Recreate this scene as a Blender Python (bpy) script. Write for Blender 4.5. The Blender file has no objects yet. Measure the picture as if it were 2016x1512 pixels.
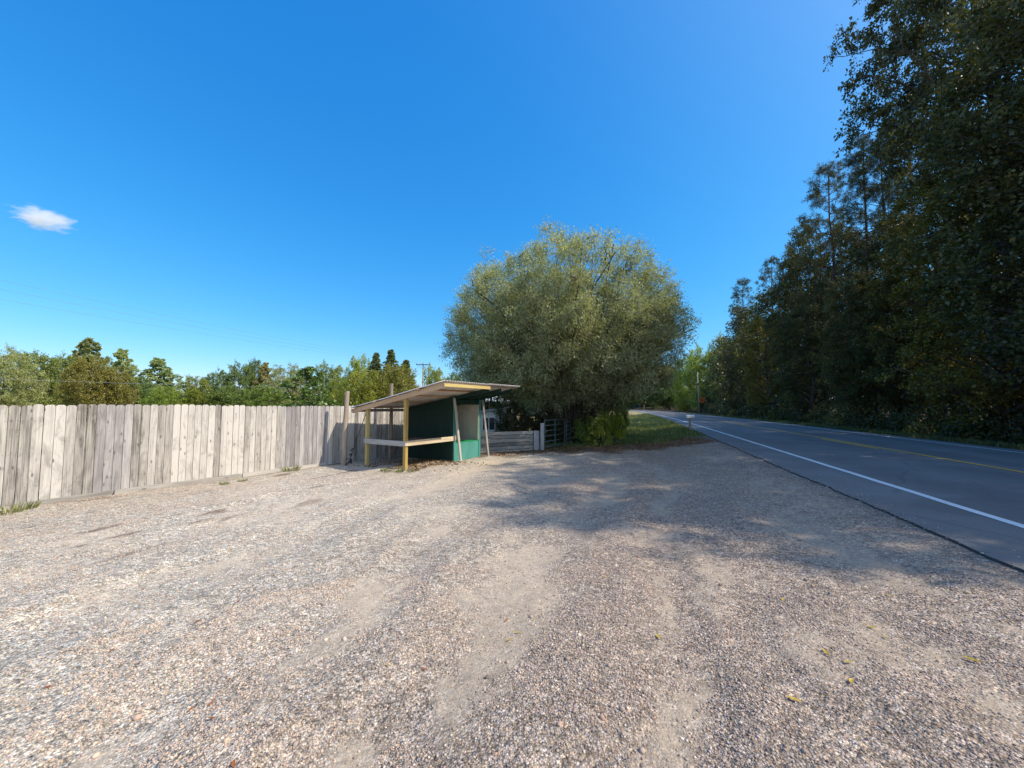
import bpy, math, random
import numpy as np
from mathutils import Vector, Matrix

S = bpy.context.scene
C = S.collection
random.seed(7)
R = math.radians

# ------------------------------------------------------------------ camera
F = 757.0 / 2016.0                      # focal length / image width
PITCH = math.atan(44.0 / 757.0)
EYE = 1.65
cam_d = bpy.data.cameras.new('camera')
cam_d.sensor_width = 36.0
cam_d.lens = 36.0 * F
cam_d.clip_start = 0.05
cam_d.clip_end = 20000
cam = bpy.data.objects.new('camera', cam_d)
cam.location = (0, 0, EYE)
cam.rotation_euler = (math.pi / 2 + PITCH, 0, 0)
C.objects.link(cam)
S.camera = cam


def at(px, Y, py=800.0):
    """world X of photo column px at ground distance Y"""
    cx = (px - 1008.0) / 757.0
    cy = (756.0 - py) / 757.0
    return cx / (math.cos(PITCH) - cy * math.sin(PITCH)) * Y


def hz(py, Y):
    """world height seen at photo row py at distance Y"""
    cy = (756.0 - py) / 757.0
    return EYE + Y * (math.sin(PITCH) + cy * math.cos(PITCH)) / (math.cos(PITCH) - cy * math.sin(PITCH))


# ------------------------------------------------------------------ sun and sky
SUN_EL, SUN_AZ = R(44.5), R(101.0)       # azimuth clockwise from +Y
sun_dir = Vector((math.sin(SUN_AZ) * math.cos(SUN_EL), math.cos(SUN_AZ) * math.cos(SUN_EL), math.sin(SUN_EL)))
sd = bpy.data.lights.new('sun', 'SUN')
sd.energy = 5.0
sd.angle = R(0.53)
sd.color = (1.0, 0.915, 0.78)
so = bpy.data.objects.new('sun', sd)
so.rotation_euler = (-sun_dir).to_track_quat('-Z', 'Y').to_euler()
so.location = (60, 0, 60)
C.objects.link(so)

W = bpy.data.worlds.new('World')
S.world = W
W.use_nodes = True
wn = W.node_tree
for n in list(wn.nodes):
    wn.nodes.remove(n)
sky = wn.nodes.new('ShaderNodeTexSky')
sky.sky_type = 'NISHITA'
sky.sun_disc = False
sky.sun_elevation = SUN_EL
sky.sun_rotation = SUN_AZ
sky.altitude = 200
sky.air_density = 1.0
sky.dust_density = 0.25
sky.ozone_density = 2.5
hs = wn.nodes.new('ShaderNodeHueSaturation')
hs.inputs['Saturation'].default_value = 1.25
hs.inputs['Hue'].default_value = 0.488
bg = wn.nodes.new('ShaderNodeBackground')
bg.inputs['Strength'].default_value = 0.15
wo = wn.nodes.new('ShaderNodeOutputWorld')
wn.links.new(sky.outputs[0], hs.inputs['Color'])
sp = wn.nodes.new('ShaderNodeSeparateColor')
cb = wn.nodes.new('ShaderNodeCombineColor')
wn.links.new(hs.outputs[0], sp.inputs[0])
for k, (gain, gam) in enumerate(((0.80, 1.17), (0.905, 0.74), (1.20, 0.48))):
    q = [wn.nodes.new('ShaderNodeMath') for _ in range(3)]
    q[0].operation, q[1].operation, q[2].operation = 'MULTIPLY', 'POWER', 'MULTIPLY'
    q[0].inputs[1].default_value = 0.15
    q[1].inputs[1].default_value = gam
    q[2].inputs[1].default_value = gain / 0.15
    wn.links.new(sp.outputs[k], q[0].inputs[0])
    wn.links.new(q[0].outputs[0], q[1].inputs[0])
    wn.links.new(q[1].outputs[0], q[2].inputs[0])
    wn.links.new(q[2].outputs[0], cb.inputs[k])
# hazy aureole round the sun, unseen glow behind the viewer, added to neutralise blue shade
def wmath(op, a, b):
    nd = wn.nodes.new('ShaderNodeMath')
    nd.operation = op
    for i, x in enumerate((a, b)):
        if isinstance(x, (int, float)):
            nd.inputs[i].default_value = x
        else:
            wn.links.new(x, nd.inputs[i])
    return nd.outputs[0]


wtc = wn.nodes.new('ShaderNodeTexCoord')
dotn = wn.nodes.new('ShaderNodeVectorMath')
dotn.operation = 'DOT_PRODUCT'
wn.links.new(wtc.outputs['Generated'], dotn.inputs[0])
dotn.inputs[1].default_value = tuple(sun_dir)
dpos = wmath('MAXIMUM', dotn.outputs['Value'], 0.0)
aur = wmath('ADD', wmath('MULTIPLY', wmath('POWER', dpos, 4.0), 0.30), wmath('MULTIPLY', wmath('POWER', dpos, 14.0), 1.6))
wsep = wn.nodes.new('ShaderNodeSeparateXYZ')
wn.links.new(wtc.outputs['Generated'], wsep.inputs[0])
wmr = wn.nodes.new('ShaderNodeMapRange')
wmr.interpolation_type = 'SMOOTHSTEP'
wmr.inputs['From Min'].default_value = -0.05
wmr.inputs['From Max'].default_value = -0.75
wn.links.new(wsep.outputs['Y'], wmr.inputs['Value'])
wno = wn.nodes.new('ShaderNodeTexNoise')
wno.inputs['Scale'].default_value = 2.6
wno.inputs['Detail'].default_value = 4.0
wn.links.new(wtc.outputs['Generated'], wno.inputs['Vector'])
fill_veil = wmath('MULTIPLY', wmr.outputs[0], wmath('ADD', 0.35, wmath('MULTIPLY', wno.outputs[0], 1.1)))
extra = wmath('DIVIDE', wmath('ADD', wmath('MULTIPLY', aur, 1.0), wmath('MULTIPLY', fill_veil, 0.48)), 0.15)
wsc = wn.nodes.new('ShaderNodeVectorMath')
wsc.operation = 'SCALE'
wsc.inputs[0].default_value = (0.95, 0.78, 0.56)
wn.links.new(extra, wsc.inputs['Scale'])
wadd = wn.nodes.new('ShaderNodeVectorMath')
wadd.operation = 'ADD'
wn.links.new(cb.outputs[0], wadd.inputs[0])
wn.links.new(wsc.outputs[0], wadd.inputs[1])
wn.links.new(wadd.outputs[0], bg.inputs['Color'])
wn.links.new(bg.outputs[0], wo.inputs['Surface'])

S.view_settings.view_transform = 'Standard'
S.view_settings.look = 'None'
S.view_settings.exposure = 0
S.view_settings.gamma = 1
S.render.engine = 'CYCLES'
cy_ = S.cycles
cy_.max_bounces = 9
cy_.diffuse_bounces = 3
cy_.glossy_bounces = 2
cy_.transmission_bounces = 4
cy_.transparent_max_bounces = 4
cy_.volume_bounces = 9
cy_.caustics_reflective = False
cy_.caustics_refractive = False
cy_.use_denoising = True
cy_.denoiser = 'OPENIMAGEDENOISE'
cy_.denoising_input_passes = 'RGB_ALBEDO_NORMAL'
cy_.denoising_prefilter = 'ACCURATE'
cy_.sample_clamp_indirect = 4.0
cy_.use_adaptive_sampling = False

# ------------------------------------------------------------------ object helpers


def tag(o, label=None, cat=None, group=None, kind=None):
    if label: o['label'] = label
    if cat: o['category'] = cat
    if group: o['group'] = group
    if kind: o['kind'] = kind
    return o


def thing(name, label, cat, loc=(0, 0, 0), rz=0.0, group=None):
    o = bpy.data.objects.new(name, None)
    o.empty_display_size = 0.2
    o.location = loc
    o.rotation_euler = (0, 0, rz)
    C.objects.link(o)
    return tag(o, label, cat, group)


def np_mesh(name, verts, faces, mat, smooth=False, attrs=None, mats=None, mat_idx=None):
    verts = np.asarray(verts, np.float32)
    faces = np.asarray(faces, np.int32)
    me = bpy.data.meshes.new(name)
    nv, (nf, k) = len(verts), faces.shape
    me.vertices.add(nv)
    me.vertices.foreach_set('co', verts.ravel())
    me.loops.add(nf * k)
    me.loops.foreach_set('vertex_index', faces.ravel())
    me.polygons.add(nf)
    me.polygons.foreach_set('loop_start', np.arange(0, nf * k, k, dtype=np.int32))
    try:
        me.polygons.foreach_set('loop_total', np.full(nf, k, dtype=np.int32))
    except Exception:
        pass
    if smooth:
        me.polygons.foreach_set('use_smooth', np.ones(nf, dtype=bool))
    for an, (typ, data) in (attrs or {}).items():
        a = me.attributes.new(an, typ, 'POINT')
        key = {'FLOAT': 'value', 'FLOAT_VECTOR': 'vector', 'FLOAT_COLOR': 'color'}[typ]
        a.data.foreach_set(key, np.asarray(data, np.float32).ravel())
    me.materials.append(mat)
    me.update(calc_edges=True)
    me.validate()
    return me


def link(name, me, parent=None, loc=None):
    o = bpy.data.objects.new(name, me)
    C.objects.link(o)
    if parent is not None:
        o.parent = parent
    if loc is not None:
        o.location = loc
    return o


class MB:
    """collects boards, boxes and tubes into one mesh with grain coordinates"""

    def __init__(self):
        self.v, self.f, self.wc, self.tone = [], [], [], []

    def _add(self, vs, fs, wc, tone):
        b = len(self.v)
        self.v += [tuple(p) for p in vs]
        self.f += [tuple(i + b for i in f) for f in fs]
        self.wc += [tuple(p) for p in wc]
        self.tone += [tone] * len(vs)

    def beam(self, p0, p1, w, h, up=(0, 0, 1), tone=None):
        p0, p1 = Vector(p0), Vector(p1)
        d = (p1 - p0)
        L = d.length
        d.normalize()
        up = Vector(up)
        s = d.cross(up)
        if s.length < 1e-4:
            s = d.cross(Vector((1, 0, 0)))
        s.normalize()
        u = s.cross(d).normalized()
        off = Vector((random.uniform(0, 50), random.uniform(0, 50), random.uniform(0, 50)))
        vs, wc = [], []
        for t in (0, 1):
            for a, b in ((-1, -1), (1, -1), (1, 1), (-1, 1)):
                vs.append(p0 + d * (L * t) + s * (a * w / 2) + u * (b * h / 2))
                wc.append(off + Vector((a * w / 2, b * h / 2, L * t)))
        fs = [(0, 1, 2, 3), (7, 6, 5, 4), (0, 4, 5, 1), (1, 5, 6, 2), (2, 6, 7, 3), (3, 7, 4, 0)]
        self._add(vs, fs, wc, random.random() if tone is None else tone)
        return self

    def tube(self, pts, rad, n=8, tone=None, caps=True):
        pts = [Vector(p) for p in pts]
        if not isinstance(rad, (list, tuple)):
            rad = [rad] * len(pts)
        off = Vector((random.uniform(0, 50), random.uniform(0, 50), 0))
        vs, fs, wc = [], [], []
        L = 0.0
        ref = None
        for i, p in enumerate(pts):
            d = (pts[min(i + 1, len(pts) - 1)] - pts[max(i - 1, 0)]).normalized()
            if ref is None:
                ref = d.cross(Vector((0, 0, 1)))
                if ref.length < 1e-3:
                    ref = d.cross(Vector((1, 0, 0)))
            ref = (ref - d * ref.dot(d)).normalized()
            b = d.cross(ref)
            if i:
                L += (p - pts[i - 1]).length
            for k in range(n):
                a = 2 * math.pi * k / n
                q = ref * (math.cos(a) * rad[i]) + b * (math.sin(a) * rad[i])
                vs.append(p + q)
                wc.append(off + Vector((math.cos(a) * rad[i], math.sin(a) * rad[i], L)))
        for i in range(len(pts) - 1):
            for k in range(n):
                k2 = (k + 1) % n
                fs.append((i * n + k, i * n + k2, (i + 1) * n + k2, (i + 1) * n + k))
        if caps:
            fs.append(tuple(range(n - 1, -1, -1)))
            m = (len(pts) - 1) * n
            fs.append(tuple(range(m, m + n)))
        self._add(vs, fs, wc, random.random() if tone is None else tone)
        return self

    def poly(self, outline, thick, normal, tone=None):
        """prism from a planar outline"""
        n = Vector(normal).normalized() * thick
        o = [Vector(p) for p in outline]
        k = len(o)
        vs = o + [p + n for p in o]
        fs = [tuple(range(k - 1, -1, -1)), tuple(range(k, 2 * k))]
        for i in range(k):
            j = (i + 1) % k
            fs.append((i, j, j + k, i + k))
        off = Vector((random.uniform(0, 50), random.uniform(0, 50), random.uniform(0, 50)))
        self._add(vs, fs, [p - o[0] + off for p in vs], random.random() if tone is None else tone)
        return self

    def build(self, name, mat, parent=None, smooth=False, bevel=0.0):
        me = bpy.data.meshes.new(name)
        me.from_pydata(self.v, [], self.f)
        a = me.attributes.new('wc', 'FLOAT_VECTOR', 'POINT')
        a.data.foreach_set('vector', np.asarray(self.wc, np.float32).ravel())
        a = me.attributes.new('tone', 'FLOAT', 'POINT')
        a.data.foreach_set('value', np.asarray(self.tone, np.float32))
        if smooth:
            me.polygons.foreach_set('use_smooth', np.ones(len(me.polygons), dtype=bool))
        me.materials.append(mat)
        me.update()
        o = link(name, me, parent)
        if bevel:
            m = o.modifiers.new('bevel', 'BEVEL')
            m.width = bevel
            m.segments = 1
            m.limit_method = 'ANGLE'
        return o


# ------------------------------------------------------------------ noise in numpy
_perm = np.random.RandomState(3).permutation(4096)


def _hash(ix, iy, seed):
    return _perm[(_perm[(_perm[(ix + seed * 131) & 4095] + iy) & 4095] + seed) & 4095] / 4095.0


def vnoise(x, y, seed=0):
    ix, iy = np.floor(x).astype(np.int64), np.floor(y).astype(np.int64)
    fx, fy = x - ix, y - iy
    fx, fy = fx * fx * (3 - 2 * fx), fy * fy * (3 - 2 * fy)
    a, b = _hash(ix, iy, seed), _hash(ix + 1, iy, seed)
    c, d = _hash(ix, iy + 1, seed), _hash(ix + 1, iy + 1, seed)
    return (a * (1 - fx) + b * fx) * (1 - fy) + (c * (1 - fx) + d * fx) * fy


def fbm(x, y, seed=0, oct=4):
    s, amp, tot = 0, 1.0, 0.0
    for i in range(oct):
        s = s + amp * vnoise(x, y, seed + i * 17)
        tot += amp
        amp *= 0.5
        x, y = x * 2.03 + 11.3, y * 2.03 + 5.7
    return s / tot


def sstep(a, b, x):
    t = np.clip((x - a) / (b - a), 0, 1)
    return t * t * (3 - 2 * t)


# ------------------------------------------------------------------ materials


class NT:
    def __init__(self, name):
        self.m = bpy.data.materials.new(name)
        self.m.use_nodes = True
        self.t = self.m.node_tree
        for n in list(self.t.nodes):
            self.t.nodes.remove(n)
        self.out = self.n('OutputMaterial')

    def n(self, typ, **kw):
        nd = self.t.nodes.new('ShaderNode' + typ)
        for k, v in kw.items():
            if hasattr(nd, k) and not k[0].isupper():
                setattr(nd, k, v)
            else:
                nd.inputs[k.replace('_', ' ')].default_value = v
        return nd

    def l(self, a, b):
        self.t.links.new(a, b)

    def val(self, sock, x):
        if hasattr(x, 'is_linked') or isinstance(x, bpy.types.NodeSocket):
            self.l(x, sock)
        else:
            sock.default_value = x

    def math(self, op, a, b=0.5, c=None):
        nd = self.n('Math', operation=op)
        self.val(nd.inputs[0], a)
        self.val(nd.inputs[1], b)
        if c is not None:
            self.val(nd.inputs[2], c)
        return nd.outputs[0]

    def mix(self, fac, a, b, mode='MIX'):
        nd = self.n('MixRGB', blend_type=mode)
        self.val(nd.inputs[0], fac)
        self.val(nd.inputs[1], a if not isinstance(a, tuple) else (*a, 1))
        self.val(nd.inputs[2], b if not isinstance(b, tuple) else (*b, 1))
        return nd.outputs[0]

    def ramp(self, fac, stops):
        nd = self.n('ValToRGB')
        e = nd.color_ramp.elements
        while len(e) > 1:
            e.remove(e[0])
        e[0].position = stops[0][0]
        e[0].color = (*stops[0][1], 1)
        for p, c in stops[1:]:
            x = e.new(p)
            x.color = (*c, 1)
        self.val(nd.inputs[0], fac)
        return nd.outputs[0]

    def attr(self, name):
        return self.n('Attribute', attribute_name=name)

    def noise(self, vec, scale, detail=3, rough=0.55, dist=0.0):
        nd = self.n('TexNoise')
        if vec is not None:
            self.l(vec, nd.inputs['Vector'])
        nd.inputs['Scale'].default_value = scale
        nd.inputs['Detail'].default_value = detail
        nd.inputs['Roughness'].default_value = rough
        nd.inputs['Distortion'].default_value = dist
        return nd

    def mapping(self, vec, scale):
        nd = self.n('Mapping')
        self.l(vec, nd.inputs['Vector'])
        nd.inputs['Scale'].default_value = scale
        return nd.outputs[0]

    def bsdf(self, color, rough=0.8, spec=0.3, metal=0.0, bump=None, bstr=0.3, bdist=0.01):
        p = self.n('BsdfPrincipled')
        self.val(p.inputs['Base Color'], color if not isinstance(color, tuple) else (*color, 1))
        self.val(p.inputs['Roughness'], rough)
        p.inputs['Specular IOR Level'].default_value = spec
        p.inputs['Metallic'].default_value = metal
        if bump is not None:
            b = self.n('Bump')
            b.inputs['Strength'].default_value = bstr
            b.inputs['Distance'].default_value = bdist
            self.l(bump, b.inputs['Height'])
            self.l(b.outputs[0], p.inputs['Normal'])
        self.l(p.outputs[0], self.out.inputs['Surface'])
        return p


def wood_mat(name, stops, grain=1.0, knots=True, tone_amt=0.35, rough=0.85, dirt=0.0):
    t = NT(name)
    wc = t.attr('wc').outputs['Vector']
    tone = t.attr('tone').outputs['Fac']
    g = t.noise(t.mapping(wc, (60, 60, 1.6)), 1.0, 4, 0.6, 0.4)
    g2 = t.noise(t.mapping(wc, (9, 9, 1.1)), 1.0, 3, 0.6, 1.2)
    f = t.math('ADD', t.math('MULTIPLY', g.outputs[0], 0.55 * grain), t.math('MULTIPLY', g2.outputs[0], 0.55))
    f = t.math('ADD', f, t.math('MULTIPLY', t.math('SUBTRACT', tone, 0.5), tone_amt))
    c = t.ramp(f, stops)
    if knots:
        v = t.n('TexVoronoi')
        t.l(t.mapping(wc, (8.5, 8.5, 3.2)), v.inputs['Vector'])
        v.inputs['Scale'].default_value = 1.0
        k = t.n('MapRange')
        k.inputs['From Min'].default_value = 0.05
        k.inputs['From Max'].default_value = 0.17
        k.inputs['To Min'].default_value = 0.75
        k.inputs['To Max'].default_value = 0.0
        t.l(v.outputs['Distance'], k.inputs['Value'])
        c = t.mix(k.outputs[0], c, tuple(x * 0.35 for x in stops[0][1]))
    if dirt:
        d = t.noise(t.mapping(wc, (5, 5, 2.2)), 1.0, 4, 0.65, 0.8)
        dm = t.n('MapRange')
        dm.inputs['From Min'].default_value = 0.52
        dm.inputs['From Max'].default_value = 0.72
        dm.inputs['To Max'].default_value = dirt
        t.l(d.outputs[0], dm.inputs['Value'])
        c = t.mix(dm.outputs[0], c, (0.10, 0.085, 0.075))
    t.bsdf(c, rough, 0.2, bump=g.outputs[0], bstr=0.35, bdist=0.004)
    return t.m


def paint_mat(name, col, rough=0.6, var=0.25, wear=0.0, wearcol=(0.25, 0.2, 0.14)):
    t = NT(name)
    o = t.n('TexCoord').outputs['Object']
    n = t.noise(t.mapping(o, (3, 3, 1.2)), 1.0, 5, 0.6)
    n2 = t.noise(o, 45, 3)
    f = t.math('ADD', t.math('MULTIPLY', n.outputs[0], 0.7), t.math('MULTIPLY', n2.outputs[0], 0.3))
    c = t.ramp(f, [(0.3, tuple(x * (1 - var) for x in col)), (0.7, tuple(min(1, x * (1 + var)) for x in col))])
    if wear:
        w = t.noise(o, 14, 5, 0.7)
        mr = t.n('MapRange')
        mr.inputs['From Min'].default_value = 0.62
        mr.inputs['From Max'].default_value = 0.66
        mr.inputs['To Max'].default_value = wear
        t.l(w.outputs[0], mr.inputs['Value'])
        c = t.mix(mr.outputs[0], c, wearcol)
    t.bsdf(c, rough, 0.3, bump=n2.outputs[0], bstr=0.2, bdist=0.003)
    return t.m


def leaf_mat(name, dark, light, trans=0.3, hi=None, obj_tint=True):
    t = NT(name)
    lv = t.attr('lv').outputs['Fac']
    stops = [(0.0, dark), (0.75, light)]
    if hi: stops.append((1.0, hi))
    c = t.ramp(lv, stops)
    if obj_tint:
        oi = t.n('ObjectInfo')
        c = t.mix(1.0, c, oi.outputs['Color'], 'MULTIPLY')
    d = t.n('BsdfDiffuse')
    t.l(c, d.inputs['Color'])
    tr = t.n('BsdfTranslucent')
    c2 = t.mix(1.0, c, (1.15, 1.2, 0.55), 'MULTIPLY')
    t.l(c2, tr.inputs['Color'])
    g = t.n('BsdfGlossy')
    g.inputs['Roughness'].default_value = 0.45
    g.inputs['Color'].default_value = (0.9, 0.95, 1, 1)
    m1 = t.n('MixShader')
    m1.inputs[0].default_value = trans
    t.l(d.outputs[0], m1.inputs[1])
    t.l(tr.outputs[0], m1.inputs[2])
    m2 = t.n('MixShader')
    m2.inputs[0].default_value = 0.035
    t.l(m1.outputs[0], m2.inputs[1])
    t.l(g.outputs[0], m2.inputs[2])
    t.l(m2.outputs[0], t.out.inputs['Surface'])
    return t.m


def bark_mat(name, a, b):
    t = NT(name)
    o = t.n('TexCoord').outputs['Object']
    n = t.noise(t.mapping(o, (9, 9, 2)), 1.0, 4, 0.65, 0.5)
    c = t.ramp(n.outputs[0], [(0.3, a), (0.7, b)])
    t.bsdf(c, 0.95, 0.1, bump=n.outputs[0], bstr=0.6, bdist=0.03)
    return t.m


M = {}
M['fence'] = wood_mat('weathered_fence_wood', [(0.28, (0.14, 0.122, 0.108)), (0.46, (0.36, 0.326, 0.287)), (0.72, (0.60, 0.555, 0.495))], tone_amt=0.42, dirt=0.5)
M['fence_grey'] = wood_mat('grey_fence_wood', [(0.25, (0.14, 0.125, 0.125)), (0.5, (0.30, 0.275, 0.265)), (0.76, (0.52, 0.48, 0.455))], tone_amt=0.28, dirt=0.35)
M['grey_wood'] = wood_mat('grey_wood', [(0.25, (0.20, 0.18, 0.16)), (0.5, (0.38, 0.35, 0.31)), (0.8, (0.56, 0.51, 0.45))])
M['plank'] = wood_mat('low_plank_wood', [(0.25, (0.14, 0.127, 0.112)), (0.5, (0.31, 0.285, 0.255)), (0.8, (0.50, 0.46, 0.41))], knots=False, dirt=0.35)
M['lumber'] = wood_mat('bare_lumber', [(0.25, (0.30, 0.17, 0.085)), (0.5, (0.50, 0.31, 0.17)), (0.8, (0.66, 0.46, 0.28))])
M['pale_lumber'] = wood_mat('pale_lumber', [(0.25, (0.40, 0.29, 0.18)), (0.5, (0.62, 0.50, 0.34)), (0.8, (0.76, 0.66, 0.48))])
M['yellow_wood'] = wood_mat('yellow_stained_wood', [(0.25, (0.33, 0.21, 0.055)), (0.5, (0.50, 0.345, 0.11)), (0.8, (0.64, 0.49, 0.20))], knots=False)
M['pole_wood'] = wood_mat('old_pole_wood', [(0.25, (0.19, 0.14, 0.10)), (0.5, (0.36, 0.28, 0.21)), (0.8, (0.52, 0.44, 0.35))], knots=False)
M['shadow_dark_wood'] = wood_mat('shadow_dark_wood', [(0.25, (0.05, 0.04, 0.033)), (0.5, (0.11, 0.09, 0.075)), (0.8, (0.19, 0.16, 0.13))])  # counter boards darkened to the grey of the roof's shadow
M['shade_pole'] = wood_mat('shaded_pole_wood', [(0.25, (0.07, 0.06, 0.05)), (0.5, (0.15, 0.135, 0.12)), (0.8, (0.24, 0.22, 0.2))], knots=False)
M['ply'] = wood_mat('interior_plywood', [(0.25, (0.42, 0.36, 0.29)), (0.5, (0.58, 0.51, 0.42)), (0.8, (0.70, 0.63, 0.54))], tone_amt=0.5)
M['green'] = paint_mat('teal_green_paint', (0.08, 0.285, 0.235), 0.55, 0.2, 0.5)
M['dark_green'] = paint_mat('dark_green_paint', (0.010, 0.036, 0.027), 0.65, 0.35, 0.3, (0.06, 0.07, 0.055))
M['sill_green'] = paint_mat('bright_green_paint', (0.02, 0.30, 0.10), 0.45, 0.2)
M['white'] = paint_mat('old_white_paint', (0.72, 0.71, 0.68), 0.6, 0.12, 0.4, (0.3, 0.28, 0.25))
M['black'] = paint_mat('black_plastic', (0.012, 0.012, 0.014), 0.5, 0.3)
M['gate'] = paint_mat('galvanised_gate', (0.14, 0.165, 0.165), 0.5, 0.2, 0.3, (0.2, 0.14, 0.1))
M['gate_teal'] = paint_mat('gate_teal_paint', (0.09, 0.24, 0.22), 0.5, 0.2, 0.4, (0.2, 0.2, 0.2))
M['orange'] = paint_mat('orange_sign', (0.55, 0.13, 0.025), 0.5, 0.08)
M['darkmetal'] = paint_mat('dark_metal', (0.05, 0.045, 0.04), 0.5, 0.3)
M['rust_brown'] = paint_mat('brown_paint', (0.10, 0.05, 0.035), 0.6, 0.3)
M['wire'] = paint_mat('wire', (0.20, 0.22, 0.25), 0.6, 0.1)
M['bark'] = bark_mat('grey_brown_bark', (0.035, 0.028, 0.022), (0.15, 0.125, 0.10))
M['pine_bark'] = bark_mat('red_pine_bark', (0.05, 0.03, 0.022), (0.19, 0.12, 0.085))
M['willow_bark'] = bark_mat('willow_bark', (0.05, 0.042, 0.032), (0.20, 0.17, 0.13))

t = NT('corrugated_metal')
o_ = t.n('TexCoord').outputs['Object']
n_ = t.noise(o_, 2.2, 5, 0.65)
t.bsdf(t.ramp(n_.outputs[0], [(0.3, (0.50, 0.45, 0.41)), (0.7, (0.72, 0.66, 0.60))]), 0.5, 0.4, 0.0)
M['tin'] = t.m

t = NT('glass_pane')
t.bsdf((0.03, 0.04, 0.05), 0.08, 0.6)
M['glass'] = t.m

# ------------------------------------------------------------------ ground shape
PHI = math.atan2(1262 - 1008, 757)
RD = np.array((math.sin(PHI), math.cos(PHI)))        # along the road
RN = np.array((math.cos(PHI), -math.sin(PHI)))       # to the right of the road
U_EDGE, U_WHITE, U_YEL, U_WHITE2, U_EDGE2 = 3.35, 4.47, 7.90, 11.65, 12.5
ROAD_Z = 0.15


def bend(s):
    """sideways shift of the road (to the left) with distance along it"""
    s = np.asarray(s, float)
    a = 0.045 * (np.sqrt((s - 48) ** 2 + 18 ** 2) + (s - 48)) / 2
    b = 0.9 * (np.sqrt((s - 190) ** 2 + 30 ** 2) + (s - 190)) / 2
    return a + b - (0.045 * (np.sqrt(48.0 ** 2 + 18 ** 2) - 48) / 2) - (0.9 * (np.sqrt(190.0 ** 2 + 900) - 190) / 2)


def us(X, Y):
    s = X * RD[0] + Y * RD[1]
    u = X * RN[0] + Y * RN[1] + bend(s)
    return u, s


def xy(u, s):
    u = np.asarray(u, float) - bend(s)
    return u * RN[0] + s * RD[0], u * RN[1] + s * RD[1]


FA = np.array((at(0, 6.77, 1003), 6.77))
FB = np.array((at(640, 12.18, 915), 12.18))
FD = (FB - FA) / np.linalg.norm(FB - FA)
FN = np.array((FD[1], -FD[0]))                       # towards the lot


def ground_z(X, Y):
    X, Y = np.asarray(X, float), np.asarray(Y, float)
    u, s = us(X, Y)
    lot = 0.015 * np.clip(u, -11, 0) - 0.015 * np.clip(Y - 8, 0, 12)
    z = lot + (0.125 - lot) * sstep(0.3, 3.2, u)
    far = sstep(40, 90, s)
    z = np.where(u < 0, z * (1 - 0.0 * far), z)
    z = np.where(u > U_EDGE + 0.16, 0.085, z)
    z = np.where(u > U_EDGE2 + 0.1, 0.12 - 0.1 * sstep(12.6, 15, u) + 3.4 * sstep(18, 75, u), z)
    z = z + 5.0 * sstep(95, 320, -u) + 5.0 * sstep(260, 500, s)
    return z


def gz(x, y):
    return float(ground_z(np.array([x]), np.array([y]))[0])


TRACKS = ((-4.45, 0.42, 1.0), (-2.3, 0.46, 1.0), (-0.8, 0.36, 1.0), (2.25, 0.42, 0.65), (-6.1, 0.32, 0.6), (0.35, 0.24, 0.7))


def lot_fields(X, Y):
    """sand amount 0..1, micro height, litter amount"""
    u, s = us(X, Y)
    wob = (fbm(X * 0.35, Y * 0.35, 5, 2) - 0.5) * 1.5 + (fbm(X * 1.7, Y * 1.7, 6, 3) - 0.5) * 0.5
    sand = np.zeros_like(u)
    rut = np.zeros_like(u)
    for c, w, a in TRACKS:
        g = np.exp(-((u + wob - c) / w) ** 2)
        brk = sstep(0.36, 0.62, fbm(u * 1.1 + c * 7, s * 0.55, 11 + int(c * 3), 4))
        sand = np.maximum(sand, g * a * (0.12 + 1.0 * brk))
        rut = rut - 0.030 * g * a + 0.016 * np.exp(-((np.abs(u + wob - c) - w * 1.5) / (w * 0.5)) ** 2) * a
    patch = sstep(0.52, 0.72, fbm(X * 1.1 + 3, Y * 0.8, 21, 4))
    sand = np.maximum(sand, patch * 0.55)
    fine = fbm(X * 5, Y * 5, 31, 3)
    fine2 = fbm(X * 13, Y * 13, 33, 3)
    sand = 0.9 * sstep(0.14, 0.92, sand * (0.6 + 0.8 * fine) + (fine2 - 0.5) * 0.8 * sstep(0.05, 0.3, sand))
    ridge = 0.03 * sstep(0.45, 0.75, fbm(u * 1.4, s * 0.5, 41, 3))
    h = rut + ridge + 0.020 * (fbm(X * 2.3, Y * 2.3, 51, 3) - 0.5) + 0.010 * (fbm(X * 11, Y * 11, 52, 3) - 0.5)
    return sand, h


def lot_mask(X, Y):
    u, s = us(X, Y)
    wob = (fbm(X * 0.8, Y * 0.8, 61, 3) - 0.5)
    fd = (X - FA[0]) * FN[0] + (Y - FA[1]) * FN[1]
    m = (u < U_EDGE + 0.3) & (fd > -0.15)
    m &= (Y + wob * 1.6 < 17.6 + np.clip(u, -6, 3) * 0.45 + 0.5)
    m &= (Y > -9)
    return m


# polar sheet: fine in front of the camera, reaching the horizon
front = np.linspace(-R(74), R(74), 560)
back = np.linspace(R(74), 2 * math.pi - R(74), 72)[1:-1]
ang = np.concatenate([front, back])
rr = np.concatenate([[0.0], np.geomspace(0.5, 14, 520), np.geomspace(14.2, 4200, 250)])
A, RR = np.meshgrid(ang, rr)
GX, GY = RR * np.sin(A), RR * np.cos(A)
GZ = ground_z(GX, GY)
sand, micro = lot_fields(GX, GY)
U_, S_ = us(GX, GY)
LM = lot_mask(GX, GY)
offroad = (U_ < U_EDGE - 0.05)
GZ = GZ + np.where(offroad & LM, micro * sstep(3.4, 2.6, U_), 0)
fd_ = (GX - FA[0]) * FN[0] + (GY - FA[1]) * FN[1]
rough_ = np.where((~LM) & (U_ < U_EDGE), 0.10 * (fbm(GX * 0.6, GY * 0.6, 71, 3) - 0.5) * sstep(60, 20, RR), 0)
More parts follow.
